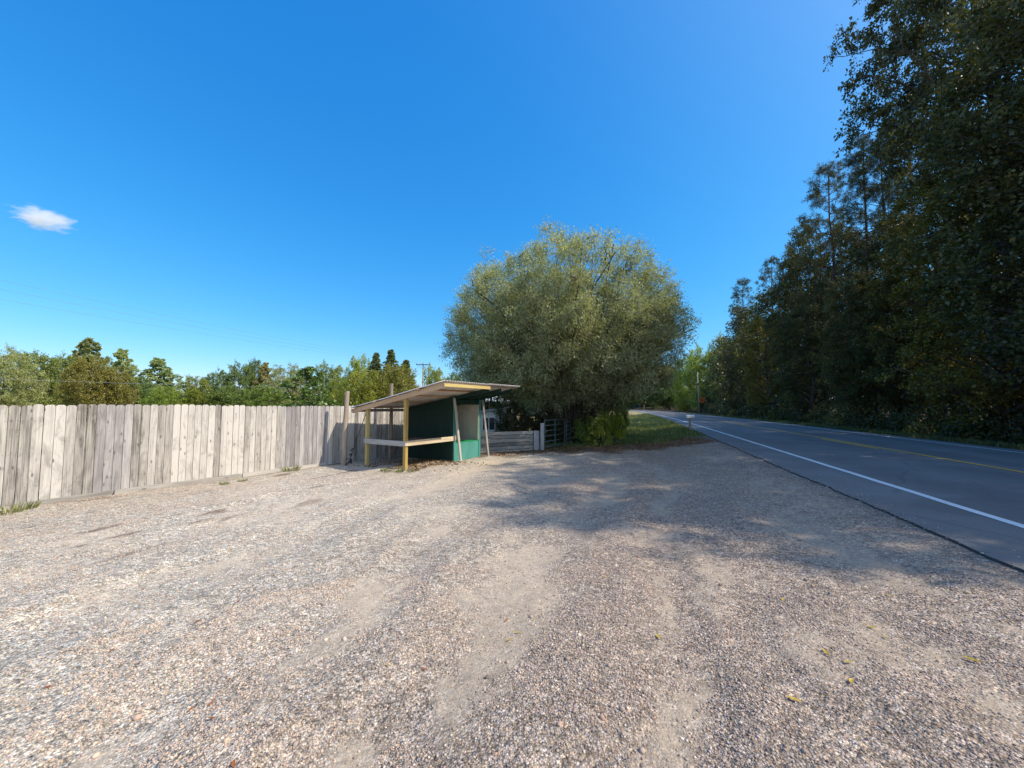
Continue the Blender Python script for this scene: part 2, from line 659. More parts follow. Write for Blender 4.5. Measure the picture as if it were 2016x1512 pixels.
GZ = GZ + rough_ + np.where(U_ > 13, 0.12 * (fbm(GX * 0.7, GY * 0.7, 72, 3) - 0.5) * sstep(13, 15, U_), 0)

# base colours
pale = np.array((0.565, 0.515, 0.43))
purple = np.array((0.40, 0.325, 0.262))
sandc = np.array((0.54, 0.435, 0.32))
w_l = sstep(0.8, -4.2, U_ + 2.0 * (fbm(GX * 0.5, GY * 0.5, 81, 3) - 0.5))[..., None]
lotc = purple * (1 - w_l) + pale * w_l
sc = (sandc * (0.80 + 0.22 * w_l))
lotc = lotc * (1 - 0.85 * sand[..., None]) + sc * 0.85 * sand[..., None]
big = fbm(GX * 0.25, GY * 0.25, 91, 3)[..., None]
lotc = lotc * (0.86 + 0.28 * big)
# dead leaves and dirt by the willow, under the stand and along the fence foot
wobl = fbm(GX * 1.5, GY * 1.5, 95, 4)
lit = sstep(14.6, 16.4, GY - 0.28 * np.clip(U_, -6, 3) + (wobl - 0.5) * 3.2) * sstep(-6, -3, GX)
lit = np.maximum(lit, sstep(0.55, 0.05, fd_ + (wobl - 0.5) * 0.9) * np.where(GY < 6.8, 0.95, 0.30))
lit = np.maximum(lit, 0.8 * sstep(0.70, 0.75, fbm(U_ * 2.6, S_ * 0.9, 97, 4)) * sstep(-4.5, -6.5, U_))
litc = np.array((0.17, 0.115, 0.08))
lotc = lotc * (1 - lit[..., None]) + litc * lit[..., None]
# tar dust along the road edge
ed = sstep(2.7, 3.3, U_ + (wobl - 0.5) * 0.5)[..., None]
lotc = lotc * (1 - 0.5 * ed) + np.array((0.20, 0.18, 0.17)) * 0.5 * ed
grassc = np.array((0.16, 0.165, 0.06))
dry = np.array((0.40, 0.31, 0.16))
gd = sstep(0.45, 0.65, fbm(GX * 0.35, GY * 0.35, 99, 3))[..., None]
gdf = np.maximum(gd * 0.4, (sstep(30, 42, S_)[..., None]) * (0.55 + 0.45 * gd))
gcol = grassc * (1 - gdf) + dry * gdf
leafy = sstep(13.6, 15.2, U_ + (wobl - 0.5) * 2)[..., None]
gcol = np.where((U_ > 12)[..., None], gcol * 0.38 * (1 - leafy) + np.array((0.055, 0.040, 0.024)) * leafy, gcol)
near_edge = (sstep(1.5, 0.0, GY - 17.0 - np.clip(U_, -6, 3) * 0.45 + (wobl - 0.5) * 2.5))[..., None] * (U_ < 4)[..., None]
gcol = gcol * (1 - near_edge) + litc * near_edge
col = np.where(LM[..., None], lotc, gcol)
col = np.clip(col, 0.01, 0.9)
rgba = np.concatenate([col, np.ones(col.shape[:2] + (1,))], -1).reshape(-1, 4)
gravel_amt = np.where(LM, (1 - 0.75 * sand) * (1 - 0.6 * lit), 0.25).ravel()

nr, na = GX.shape
ii, jj = np.meshgrid(np.arange(nr - 1), np.arange(na), indexing='ij')
j2 = (jj + 1) % na
quads = np.stack([ii * na + jj, ii * na + j2, (ii + 1) * na + j2, (ii + 1) * na + jj], -1).reshape(-1, 4)
quads = quads[:, ::-1]
V = np.stack([GX, GY, GZ], -1).reshape(-1, 3)
qm = LM.ravel()[quads].all(1)


def sub_mesh(name, q, mat):
    used = np.unique(q)
    mp = np.full(len(V), -1)
    mp[used] = np.arange(len(used))
    return np_mesh(name, V[used], mp[q], mat, smooth=True,
                   attrs={'gc': ('FLOAT_COLOR', rgba[used]), 'ga': ('FLOAT', gravel_amt[used])})


# gravel: stones in the shader, for where they get too small to build
t = NT('gravel')
pos = t.n('NewGeometry').outputs['Position']
gc = t.attr('gc').outputs['Color']
ga = t.attr('ga').outputs['Fac']


def vor(scale, rnd=1.0):
    v = t.n('TexVoronoi')
    v.inputs['Scale'].default_value = scale
    v.inputs['Randomness'].default_value = rnd
    d = t.noise(pos, scale * 1.3, 1)
    t.l(pos, v.inputs['Vector'])
    return v


v1, v2, v3 = vor(85), vor(42), vor(19)


def cellvar(v, lo, hi):
    sx = t.n('SeparateColor')
    t.l(v.outputs['Color'], sx.inputs[0])
    mr = t.n('MapRange')
    mr.inputs['To Min'].default_value = lo
    mr.inputs['To Max'].default_value = hi
    t.l(sx.outputs[0], mr.inputs['Value'])
    return mr.outputs[0], sx


c1, s1 = cellvar(v1, 0.52, 1.44)
c2, s2 = cellvar(v2, 0.62, 1.36)
c3, s3 = cellvar(v3, 0.78, 1.22)
n4 = t.noise(pos, 3.5, 5, 0.65)
n5 = t.noise(pos, 240, 2)
vv = t.math('MULTIPLY', t.math('MULTIPLY', c1, c2), c3)
e1 = t.math('SUBTRACT', 1.12, t.math('MULTIPLY', t.math('POWER', v1.outputs['Distance'], 2.0), 0.9))
vv = t.math('MULTIPLY', vv, e1)
vv = t.math('ADD', t.math('MULTIPLY', t.math('SUBTRACT', vv, 1.0), ga), 1.0)
vv = t.math('MULTIPLY', vv, t.math('ADD', 0.72, t.math('MULTIPLY', n4.outputs[0], 0.56)))
vv = t.math('MULTIPLY', vv, t.math('ADD', 0.86, t.math('MULTIPLY', n5.outputs[0], 0.28)))
hue = t.ramp(s2.outputs[1], [(0.0, (0.98, 0.965, 1.0)), (0.35, (1.0, 1.0, 1.0)), (0.7, (1.09, 1.0, 0.88)), (1.0, (1.06, 0.97, 0.95))])
hcol = t.mix(ga, gc, t.mix(1.0, gc, hue, 'MULTIPLY'))
vcol = t.n('CombineXYZ')
for k in range(3):
    t.l(vv, vcol.inputs[k])
fin = t.mix(1.0, hcol, vcol.outputs[0], 'MULTIPLY')
hgt = t.math('SUBTRACT', 1.0, t.math('ADD', t.math('MULTIPLY', v1.outputs['Distance'], 0.5), t.math('MULTIPLY', v2.outputs['Distance'], 0.8)))
hgt = t.math('ADD', t.math('MULTIPLY', hgt, ga), t.math('MULTIPLY', n5.outputs[0], 0.25))
t.bsdf(fin, 0.92, 0.15, bump=hgt, bstr=1.0, bdist=0.016)
M['gravel'] = t.m

t = NT('grassy_ground')
pos = t.n('NewGeometry').outputs['Position']
gc = t.attr('gc').outputs['Color']
a1 = t.noise(pos, 14, 5, 0.7)
a2 = t.noise(pos, 1.3, 4, 0.6)
f = t.math('MULTIPLY', t.math('ADD', 0.35, t.math('MULTIPLY', a1.outputs[0], 1.3)), t.math('ADD', 0.5, a2.outputs[0]))
vc = t.n('CombineXYZ')
for k in range(3):
    t.l(f, vc.inputs[k])
t.bsdf(t.mix(1.0, gc, vc.outputs[0], 'MULTIPLY'), 0.95, 0.1, bump=a1.outputs[0], bstr=0.8, bdist=0.05)
M['grassy'] = t.m

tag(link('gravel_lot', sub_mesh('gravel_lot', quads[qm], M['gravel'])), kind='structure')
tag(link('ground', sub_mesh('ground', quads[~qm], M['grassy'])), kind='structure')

# ------------------------------------------------------------------ road
t = NT('asphalt')
pos = t.n('NewGeometry').outputs['Position']
b1 = t.noise(pos, 130, 2, 0.6)
b2 = t.noise(pos, 0.8, 4, 0.6)
v = t.n('TexVoronoi')
v.inputs['Scale'].default_value = 110
t.l(pos, v.inputs['Vector'])
sx = t.n('SeparateColor')
t.l(v.outputs['Color'], sx.inputs[0])
wl = t.attr('lane').outputs['Fac']
f = t.math('ADD', t.math('MULTIPLY', b1.outputs[0], 0.35), t.math('ADD', t.math('MULTIPLY', b2.outputs[0], 0.45), t.math('MULTIPLY', sx.outputs[0], 0.2)))
f = t.math('SUBTRACT', f, t.math('MULTIPLY', wl, 0.10))
cc = t.ramp(f, [(0.25, (0.12, 0.111, 0.104)), (0.5, (0.185, 0.172, 0.162)), (0.75, (0.27, 0.252, 0.238))])
ck = t.n('TexVoronoi', feature='DISTANCE_TO_EDGE')
ck.inputs['Scale'].default_value = 0.42
wv = t.noise(pos, 1.6, 4, 0.6)
wm = t.mix(0.22, pos, wv.outputs['Color'], 'ADD')
t.l(wm, ck.inputs['Vector'])
cm = t.n('MapRange')
cm.inputs['From Min'].default_value = 0.004
cm.inputs['From Max'].default_value = 0.010
cm.inputs['To Min'].default_value = 0.22
cm.inputs['To Max'].default_value = 0.0
t.l(ck.outputs['Distance'], cm.inputs['Value'])
cc = t.mix(cm.outputs[0], cc, (0.035, 0.034, 0.034))
pn = t.noise(pos, 0.28, 2, 0.4)
pm = t.n('MapRange')
pm.inputs['From Min'].default_value = 0.56
pm.inputs['From Max'].default_value = 0.575
pm.inputs['To Max'].default_value = 0.35
t.l(pn.outputs[0], pm.inputs['Value'])
cc = t.mix(pm.outputs[0], cc, (0.12, 0.112, 0.106))
t.bsdf(cc, 0.8, 0.3, bump=sx.outputs[0], bstr=0.35, bdist=0.006)
M['asphalt'] = t.m

t = NT('asphalt_edge')
t.bsdf((0.075, 0.07, 0.066), 0.9, 0.2)
M['asphalt_edge'] = t.m


def line_mat(name, c):
    t = NT(name)
    pos = t.n('NewGeometry').outputs['Position']
    n1 = t.noise(pos, 30, 5, 0.75)
    n2 = t.noise(pos, 2.0, 4, 0.6)
    f = t.math('ADD', t.math('MULTIPLY', n1.outputs[0], 0.7), t.math('MULTIPLY', n2.outputs[0], 0.3))
    t.bsdf(t.ramp(f, [(0.34, tuple(x * 0.35 + 0.03 for x in c)), (0.46, c)]), 0.7, 0.3)
    return t.m


M['line_white'] = line_mat('white_road_paint', (0.74, 0.74, 0.72))
M['line_yellow'] = line_mat('yellow_road_paint', (0.74, 0.40, 0.045))

ss = np.concatenate([np.arange(-25, 40, 0.25), np.arange(40, 120, 1.0), np.arange(120, 520, 4.0)])
uu = np.array([U_EDGE, U_EDGE + 0.02, 3.9, 4.5, 5.2, 6.2, 7.2, 8, 8.8, 9.8, 10.8, 11.6, 12.3, U_EDGE2])


def crown_z(u):
    return ROAD_Z + 0.05 * (1 - ((u - 7.9) / 4.6) ** 2)


def edge_jit(s):
    return 0.16 * (fbm(s * 0.7, s * 0 + 3.3, 101, 4) - 0.5) + 0.07 * (fbm(s * 4, s * 0 + 1.3, 103, 2) - 0.5)


SS, UU = np.meshgrid(ss, uu, indexing='ij')
UJ = UU.copy()
UJ[:, 0:2] += edge_jit(ss)[:, None]
UJ[:, -1] += edge_jit(ss + 300)
RX, RY = xy(UJ, SS)
RZ = crown_z(UJ)
lane = np.exp(-((UU - 5.4) / 0.45) ** 2) + np.exp(-((UU - 7.0) / 0.45) ** 2) + np.exp(-((UU - 8.9) / 0.45) ** 2) + np.exp(-((UU - 10.6) / 0.45) ** 2)
ns, nu = SS.shape


def strip_faces(ns, nu):
    i, j = np.meshgrid(np.arange(ns - 1), np.arange(nu - 1), indexing='ij')
    return np.stack([i * nu + j, i * nu + j + 1, (i + 1) * nu + j + 1, (i + 1) * nu + j], -1).reshape(-1, 4)


me = np_mesh('road', np.stack([RX, RY, RZ], -1).reshape(-1, 3), strip_faces(ns, nu), M['asphalt'], smooth=True, attrs={'lane': ('FLOAT', lane.ravel())})
tag(link('road', me), kind='structure')
# broken edge of the pavement
e0x, e0y = xy(U_EDGE + edge_jit(ss) - 0.004, ss)
e1x, e1y = xy(U_EDGE + edge_jit(ss) - 0.008 - 0.05 * fbm(ss * 2, ss * 0, 107, 2), ss)
ez = crown_z(np.full_like(ss, U_EDGE))
ev = np.stack([np.stack([e1x, e1y, ez - 0.14], -1), np.stack([e0x, e0y, ez - 0.002], -1)], 1).reshape(-1, 3)
tag(link('road_edge', np_mesh('road_edge', ev, strip_faces(len(ss), 2), M['asphalt_edge'])), kind='structure')


def road_line(name, u0, w, mat, seglist=None):
    vs, fs = [], []
    segs = seglist or [(-25, 500)]
    for a, b in segs:
        s = ss[(ss >= a) & (ss <= b)]
        base = len(vs)
        for k, x in enumerate(s):
            for uo in (u0 - w / 2, u0 + w / 2):
                jx, jy = xy(uo + 0.006 * math.sin(x * 3.1), x)
                vs.append((float(jx), float(jy), float(crown_z(uo)) + 0.006))
        for k in range(len(s) - 1):
            q = base + 2 * k
            fs.append((q, q + 1, q + 3, q + 2))
    return tag(link(name, np_mesh(name, vs, fs, mat)), kind='structure')


road_line('road_marking', U_WHITE, 0.13, M['line_white'])
road_line('road_marking', U_WHITE2, 0.13, M['line_white'])
road_line('road_marking', U_YEL + 0.13, 0.13, M['line_yellow'])
road_line('road_marking', U_YEL - 0.13, 0.13, M['line_yellow'], [(k * 15.2 - 14, k * 15.2 - 9.5) for k in range(14)])

# ------------------------------------------------------------------ pebbles on the lot (one mesh, nobody could count them)
rng = np.random.RandomState(12)
ico_v, ico_f = [], []
g = (1 + 5 ** 0.5) / 2
ico_v = np.array([(-1, g, 0), (1, g, 0), (-1, -g, 0), (1, -g, 0), (0, -1, g), (0, 1, g), (0, -1, -g), (0, 1, -g), (g, 0, -1), (g, 0, 1), (-g, 0, -1), (-g, 0, 1)], float) / math.sqrt(1 + g * g)
ico_f = np.array([(0, 11, 5), (0, 5, 1), (0, 1, 7), (0, 7, 10), (0, 10, 11), (1, 5, 9), (5, 11, 4), (11, 10, 2), (10, 7, 6), (7, 1, 8), (3, 9, 4), (3, 4, 2), (3, 2, 6), (3, 6, 8), (3, 8, 9), (4, 9, 5), (2, 4, 11), (6, 2, 10), (8, 6, 7), (9, 8, 1)])
oct_v = np.array([(1, 0, 0), (0, 1, 0), (-1, 0, 0), (0, -1, 0), (0, 0, 1), (0, 0, -1)], float)
oct_f = np.array([(0, 1, 4), (1, 2, 4), (2, 3, 4), (3, 0, 4), (1, 0, 5), (2, 1, 5), (3, 2, 5), (0, 3, 5)])


def scatter(n, r0, r1, half):
    r = np.sqrt(rng.uniform(r0 * r0, r1 * r1, n))
    a = rng.uniform(-half, half, n)
    return r * np.sin(a), r * np.cos(a)


def pebbles(n, r0, r1, smin, smax, power, base_v, base_f, keep_sand=0.10, spill=False):
    X, Y = scatter(n, r0, r1, R(60))
    sd_, mh = lot_fields(X, Y)
    u, s = us(X, Y)
    ok = lot_mask(X, Y) & (u < U_EDGE - 0.12)
    fdd = (X - FA[0]) * FN[0] + (Y - FA[1]) * FN[1]
    ok &= fdd > 0.06
    if spill:
        ok = (u > U_EDGE - 0.22) & (u < U_EDGE + 0.8) & (rng.uniform(0, 1, n) < np.exp(-np.maximum(u - U_EDGE, 0) / 0.16))
        sd_ = sd_ * 0
    clump = fbm(X * 3.1, Y * 3.1, 111, 3)
    dens = np.clip(1.1 - 1.2 * sd_, keep_sand * 1.5, 1) * (0.25 + 0.75 * sstep(0.32, 0.62, clump))
    ok &= rng.uniform(0, 1, n) < dens
    X, Y, u, mh = X[ok], Y[ok], u[ok], mh[ok]
    m = len(X)
    z = ground_z(X, Y) + mh * sstep(3.4, 2.6, u)
    if spill:
        z = np.where(u > U_EDGE - 0.06, crown_z(u), z)
    size = smin * (smax / smin) ** (rng.uniform(0, 1, m) ** power)
    k = len(base_v)
    jit = 1 + rng.uniform(-0.22, 0.22, (m, k, 1))
    P = base_v[None] * jit
    sc_ = np.stack([rng.uniform(0.75, 1.25, m), rng.uniform(0.6, 0.95, m), rng.uniform(0.42, 0.75, m)], -1) * size[:, None]
    P = P * sc_[:, None, :]
    tilt = rng.uniform(-0.5, 0.5, m)
    c, s_ = np.cos(tilt)[:, None], np.sin(tilt)[:, None]
    P = np.stack([P[..., 0] * c - P[..., 2] * s_, P[..., 1], P[..., 0] * s_ + P[..., 2] * c], -1)
    th = rng.uniform(0, 2 * math.pi, m)
    c, s_ = np.cos(th)[:, None], np.sin(th)[:, None]
    P = np.stack([P[..., 0] * c - P[..., 1] * s_, P[..., 0] * s_ + P[..., 1] * c, P[..., 2]], -1)
    P[..., 0] += X[:, None]
    P[..., 1] += Y[:, None]
    P[..., 2] += (z + size * 0.22)[:, None]
    # colour of every stone
    pal = np.array([(0.30, 0.27, 0.265), (0.22, 0.20, 0.20), (0.40, 0.35, 0.32), (0.50, 0.46, 0.42), (0.42, 0.35, 0.27), (0.34, 0.25, 0.22), (0.62, 0.59, 0.55), (0.285, 0.262, 0.262), (0.14, 0.13, 0.135), (0.36, 0.32, 0.34)])
    pr = np.array([0.18, 0.13, 0.17, 0.12, 0.10, 0.06, 0.06, 0.09, 0.04, 0.05])
    cidx = rng.choice(len(pal), m, p=pr / pr.sum())
    colr = pal[cidx] * rng.uniform(0.82, 1.22, (m, 1))
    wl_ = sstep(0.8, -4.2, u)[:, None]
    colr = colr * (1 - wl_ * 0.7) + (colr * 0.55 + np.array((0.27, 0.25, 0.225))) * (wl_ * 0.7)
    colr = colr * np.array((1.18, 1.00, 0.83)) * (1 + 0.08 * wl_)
    cols = np.repeat(np.concatenate([colr, np.ones((m, 1))], -1), k, 0)
    faces = (base_f[None] + (np.arange(m) * k)[:, None, None]).reshape(-1, 3)
    return P.reshape(-1, 3), faces, cols


packs = [pebbles(105000, 1.3, 4.2, 0.0032, 0.0100, 1.9, ico_v, ico_f),
         pebbles(1100, 1.3, 6.5, 0.010, 0.024, 2.6, ico_v, ico_f, 0.35),
         pebbles(190000, 4.0, 11.5, 0.0045, 0.0125, 1.6, oct_v, oct_f),
         pebbles(150000, 4.0, 17.0, 0.0045, 0.0140, 1.6, oct_v, oct_f, 0.1, True)]
off, pv, pf, pc = 0, [], [], []
for a_, b_, c_ in packs:
    pv.append(a_)
    pf.append(b_ + off)
    pc.append(c_)
    off += len(a_)
t = NT('pebble')
pc_n = t.attr('gc').outputs['Color']
nn = t.noise(t.n('NewGeometry').outputs['Position'], 260, 2)
vq = t.n('CombineXYZ')
f = t.math('ADD', 0.78, t.math('MULTIPLY', nn.outputs[0], 0.44))
for k in range(3):
    t.l(f, vq.inputs[k])
t.bsdf(t.mix(1.0, pc_n, vq.outputs[0], 'MULTIPLY'), 0.85, 0.25)
M['pebble'] = t.m
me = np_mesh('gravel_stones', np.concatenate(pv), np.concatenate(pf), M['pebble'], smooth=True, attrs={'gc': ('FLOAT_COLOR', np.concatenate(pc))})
tag(link('gravel_stones', me), 'loose grey and tan gravel stones covering the parking lot', 'gravel', kind='stuff')

# ------------------------------------------------------------------ trees


def unit(v):
    return v / np.maximum(np.linalg.norm(v, axis=-1, keepdims=True), 1e-9)


def tubes_np(P0, P1, R0, R1, n):
    d = unit(P1 - P0)
    ref = np.where(np.abs(d[:, 2:3]) > 0.9, np.array([[1.0, 0, 0]]), np.array([[0, 0, 1.0]]))
    a = unit(np.cross(d, ref))
    b = np.cross(d, a)
    th = np.arange(n) * 2 * math.pi / n
    ring = a[:, None, :] * np.cos(th)[None, :, None] + b[:, None, :] * np.sin(th)[None, :, None]
    v = np.concatenate([P0[:, None] + ring * R0[:, None, None], P1[:, None] + ring * R1[:, None, None]], 1)
    k = np.arange(n)
    k2 = (k + 1) % n
    f = np.stack([k, k2, k2 + n, k + n], -1)[None] + (np.arange(len(P0)) * 2 * n)[:, None, None]
    return v.reshape(-1, 3), f.reshape(-1, 4)


class Wood:
    def __init__(self):
        self.v, self.f, self.o = [], [], 0

    def add(self, P0, P1, R0, R1, n):
        v, f = tubes_np(P0, P1, R0, R1, n)
        self.v.append(v)
        self.f.append(f + self.o)
        self.o += len(v)

    def curve(self, P, Rd, n):
        """P (N,K,3), Rd (N,K)"""
        K = P.shape[1]
        for i in range(K - 1):
            self.add(P[:, i], P[:, i + 1], Rd[:, i], Rd[:, i + 1], n)

    def mesh(self, name, mat):
        return np_mesh(name, np.concatenate(self.v), np.concatenate(self.f), mat, smooth=True)


def leaves_geo(P, D, L, Wd, rg, fold=0.25):
    """one folded diamond per leaf: P base, D direction"""
    N = len(P)
    D = unit(D)
    rnd = unit(rg.normal(size=(N, 3)))
    side = unit(np.cross(D, rnd))
    nrm = np.cross(side, D)
    L, Wd = L[:, None], Wd[:, None]
    mid = P + D * L * 0.45
    v = np.stack([P, mid + side * Wd * 0.5 + nrm * Wd * fold, P + D * L, mid - side * Wd * 0.5 + nrm * Wd * fold], 1)
    f = np.arange(N * 4).reshape(-1, 4)
    return v.reshape(-1, 3), f


def bez(P0, P1, P2, t):
    t = t[..., None]
    return (1 - t) ** 2 * P0 + 2 * t * (1 - t) * P1 + t * t * P2


def bez_d(P0, P1, P2, t):
    t = t[..., None]
    return unit(2 * (1 - t) * (P1 - P0) + 2 * t * (P2 - P1))


def foliage(rg, wood, P0, P1, P2, r_limb, n2, l2, n3, l3, nleaf, leaf_l, leaf_w, droop=0.0, t2=(0.35, 1.0),
            spread=0.10, up2=0.25, thin=1.0, lv_top=None, gap=0.0, needle=False, lscale=None):
    """limbs as bezier curves, side branches, twigs and leaves"""
    N = len(P0)
    T = np.linspace(0, 1, 6)
    B = np.stack([bez(P0, P1, P2, np.full(N, t)) for t in T], 1)
    wob = rg.normal(size=B.shape) * 0.02 * np.linalg.norm(P2 - P0, axis=1)[:, None, None]
    wob[:, 0] = 0
    B = B + wob
    rad = r_limb[:, None] * (1 - 0.85 * T)[None] + 0.004
    wood.curve(B, rad, 6)
    sc_l = np.ones(N) if lscale is None else np.asarray(lscale)
    # side branches
    tt = rg.uniform(*t2, (N, n2))
    tt[:, 0] = 1.0
    st = bez(P0[:, None], P1[:, None], P2[:, None], tt)
    dr = bez_d(P0[:, None], P1[:, None], P2[:, None], tt)
    dd = unit(dr * 0.55 + unit(rg.normal(size=dr.shape)) * 0.9 + np.array([0, 0, up2]))
    ln = l2 * sc_l[:, None] * rg.uniform(0.55, 1.15, (N, n2)) * (1.25 - 0.55 * tt)
    en = st + dd * ln[..., None] + np.array([0, 0, -droop * 0.3]) * ln[..., None]
    S0, S2 = st.reshape(-1, 3), en.reshape(-1, 3)
    sc_s = np.repeat(sc_l, n2)
    S1 = (S0 + S2) / 2 + (rg.normal(size=S0.shape) * 0.07 * l2 + np.array([0, 0, 0.06 * l2])) * sc_s[:, None]
    N_2 = len(S0)
    T = np.linspace(0, 1, 4)
    B = np.stack([bez(S0, S1, S2, np.full(N_2, t)) for t in T], 1)
    r2 = np.clip(np.repeat(r_limb, n2) * 0.32, 0.004, 0.06) * thin
    wood.curve(B, r2[:, None] * (1 - 0.8 * T)[None] + 0.002, 4)
    # twigs
    tt = rg.uniform(0.25, 1.0, (N_2, n3))
    tt[:, 0] = 1.0
    st = bez(S0[:, None], S1[:, None], S2[:, None], tt)
    dr = bez_d(S0[:, None], S1[:, None], S2[:, None], tt)
    dd = unit(dr * 0.6 + unit(rg.normal(size=dr.shape)) * 0.85 + np.array([0, 0, 0.15 - droop]))
    ln = l3 * sc_s[:, None] * rg.uniform(0.6, 1.2, (N_2, n3))
    en = st + dd * ln[..., None]
    W0, W1 = st.reshape(-1, 3), en.reshape(-1, 3)
    N3 = len(W0)
    wood.add(W0, W1, np.full(N3, 0.006 * thin), np.full(N3, 0.002), 3)
    # leaves, with some bare twigs so that gaps stay open
    clump = rg.uniform(0, 1, N3)
    keep = rg.uniform(0, 1, N3) > gap
    W0, W1, clump = W0[keep], W1[keep], clump[keep]
    N3 = len(W0)
    q = rg.uniform(0.1, 1.05, (N3, nleaf))
    base = W0[:, None] + (W1 - W0)[:, None] * q[..., None] + rg.normal(size=(N3, nleaf, 3)) * spread * np.maximum(l3 * np.repeat(sc_s, n3)[keep], 0.1)[:, None, None]
    wd = unit(W1 - W0)[:, None]
    if needle:
        D = unit(wd * 0.5 + unit(rg.normal(size=base.shape)))
    else:
        D = unit(wd * 0.5 + unit(rg.normal(size=base.shape)) * 0.8 + np.array([0, 0, -droop]))
    base = base.reshape(-1, 3)
    D = D.reshape(-1, 3)
    n = len(base)
    L = leaf_l * rg.uniform(0.65, 1.25, n)
    v, f = leaves_geo(base, D, L, L * leaf_w * rg.uniform(0.8, 1.2, n), rg)
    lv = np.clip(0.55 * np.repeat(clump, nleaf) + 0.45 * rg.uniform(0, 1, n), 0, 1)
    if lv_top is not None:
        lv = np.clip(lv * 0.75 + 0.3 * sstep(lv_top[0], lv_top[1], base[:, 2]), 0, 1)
    return v, f, np.repeat(lv, 4)


def broad(seed, H=10.0, RAD=4.0, base=0.22, n1=34, n2=6, n3=5, nleaf=14, leaf=0.20, leaf_w=0.55, droop=0.05, prof=None,
          mat='leaf_mid', bark='bark', trunk_r=0.2, gap=0.05, l2=None, l3=None, spread=0.12, taper=False):
    rg = np.random.RandomState(seed)
    wd = Wood()
    if prof is None:
        prof = lambda t: np.sqrt(np.clip(1 - ((t - 0.55) / 0.5) ** 2, 0.03, 1))
    # trunk
    K = 9
    tz = np.linspace(0, 0.93 * H, K)
    sway = np.cumsum(rg.normal(size=(K, 2)) * 0.010 * H, 0)
    sway[0] = 0
    TP = np.concatenate([sway, tz[:, None]], 1)
    TR = trunk_r * (1 - 0.88 * (tz / (0.93 * H)) ** 0.8) + 0.01
    TR[0] *= 1.35
    wd.curve(TP[None], TR[None], 9)
    t = base + (1 - base) * (np.arange(n1) + rg.uniform(0, 1, n1)) / n1
    az = np.arange(n1) * 2.39996 + rg.uniform(-0.5, 0.5, n1)
    rad = RAD * prof(t) * rg.uniform(0.55, 1.05, n1)
    z1 = t * H * 0.97
    z0 = np.clip(z1 - rad * rg.uniform(0.45, 0.9, n1), base * H * 0.75, 0.9 * H)
    x0 = np.interp(z0, tz, TP[:, 0])
    y0 = np.interp(z0, tz, TP[:, 1])
    P0 = np.stack([x0, y0, z0], -1)
    P2 = np.stack([x0 + rad * np.cos(az), y0 + rad * np.sin(az), z1], -1)
    P1 = P0 * 0.45 + P2 * 0.55 + np.stack([0 * az, 0 * az, 0.12 * rad], -1)
    rl = np.clip(np.interp(z0, tz, TR) * 0.42, 0.02, 0.16)
    l2 = l2 or 0.36 * RAD
    l3 = l3 or 0.20 * RAD
    v, f, lv = foliage(rg, wd, P0, P1, P2, rl, n2, l2, n3, l3, nleaf, leaf, leaf_w, droop, spread=spread, gap=gap,
                       lscale=np.clip(rad / (0.8 * RAD), taper, 1.0) if taper else None)
    return (wd.mesh('trunk', M[bark]), np_mesh('crown', v, f, M[mat], attrs={'lv': ('FLOAT', lv)}))


def pine(seed, H=22.0, base=0.42, RAD=2.9, per=5, step=0.62, mat='needle', dead=True, top=True):
    rg = np.random.RandomState(seed)
    wd = Wood()
    K = 10
    tz = np.linspace(0, H, K)
    sway = np.cumsum(rg.normal(size=(K, 2)) * 0.004 * H, 0)
    sway[0] = 0
    TP = np.concatenate([sway, tz[:, None]], 1)
    TR = 0.19 * (1 - 0.93 * tz / H) + 0.01
    wd.curve(TP[None], TR[None], 9)
    z0, az, rd, zr = [], [], [], []
    z = base * H
    while z < H * 0.985:
        t = (z - base * H) / (H * (1 - base))
        w = RAD * (0.55 + 0.45 * math.sin(min(1, t * 2.4) * math.pi / 2)) * (1 - t) ** 0.62
        for k in range(per):
            if rg.uniform() < 0.16: continue
            z0.append(z + rg.uniform(-0.15, 0.15))
            az.append(rg.uniform(0, 6.283))
            rd.append(max(0.25, w * rg.uniform(0.55, 1.25)))
            zr.append(rg.uniform(-0.12, 0.25) + 0.5 * t)
        z += step * rg.uniform(0.8, 1.25)
    z0, az, rd, zr = map(np.array, (z0, az, rd, zr))
    x0, y0 = np.interp(z0, tz, TP[:, 0]), np.interp(z0, tz, TP[:, 1])
    P0 = np.stack([x0, y0, z0], -1)
    P2 = np.stack([x0 + rd * np.cos(az), y0 + rd * np.sin(az), z0 + rd * zr], -1)
    P1 = (P0 + P2) / 2 + np.stack([0 * az, 0 * az, -0.08 * rd], -1)
    v, f, lv = foliage(rg, wd, P0, P1, P2, np.clip(rd * 0.014, 0.012, 0.06), 5, 0.70, 4, 0.30, 20, 0.19, 0.13, 0.0,
                       t2=(0.45, 1.0), spread=0.13, up2=0.3, gap=0.18, needle=True)
    if dead:
        nd = 26
        zz = rg.uniform(0.16 * H, base * H, nd)
        aa = rg.uniform(0, 6.283, nd)
        ll = rg.uniform(0.6, 2.2, nd)
        a0 = np.stack([np.interp(zz, tz, TP[:, 0]), np.interp(zz, tz, TP[:, 1]), zz], -1)
        a1 = a0 + np.stack([np.cos(aa) * ll, np.sin(aa) * ll, ll * rg.uniform(-0.3, 0.15, nd)], -1)
        wd.add(a0, a1, np.full(nd, 0.022), np.full(nd, 0.005), 4)
        for q in range(3):
            bs = a0 + (a1 - a0) * rg.uniform(0.4, 1, (nd, 1))
            wd.add(bs, bs + rg.normal(size=(nd, 3)) * 0.35, np.full(nd, 0.009), np.full(nd, 0.002), 3)
    return (wd.mesh('trunk', M['pine_bark']), np_mesh('crown', v, f, M[mat], attrs={'lv': ('FLOAT', lv)}))


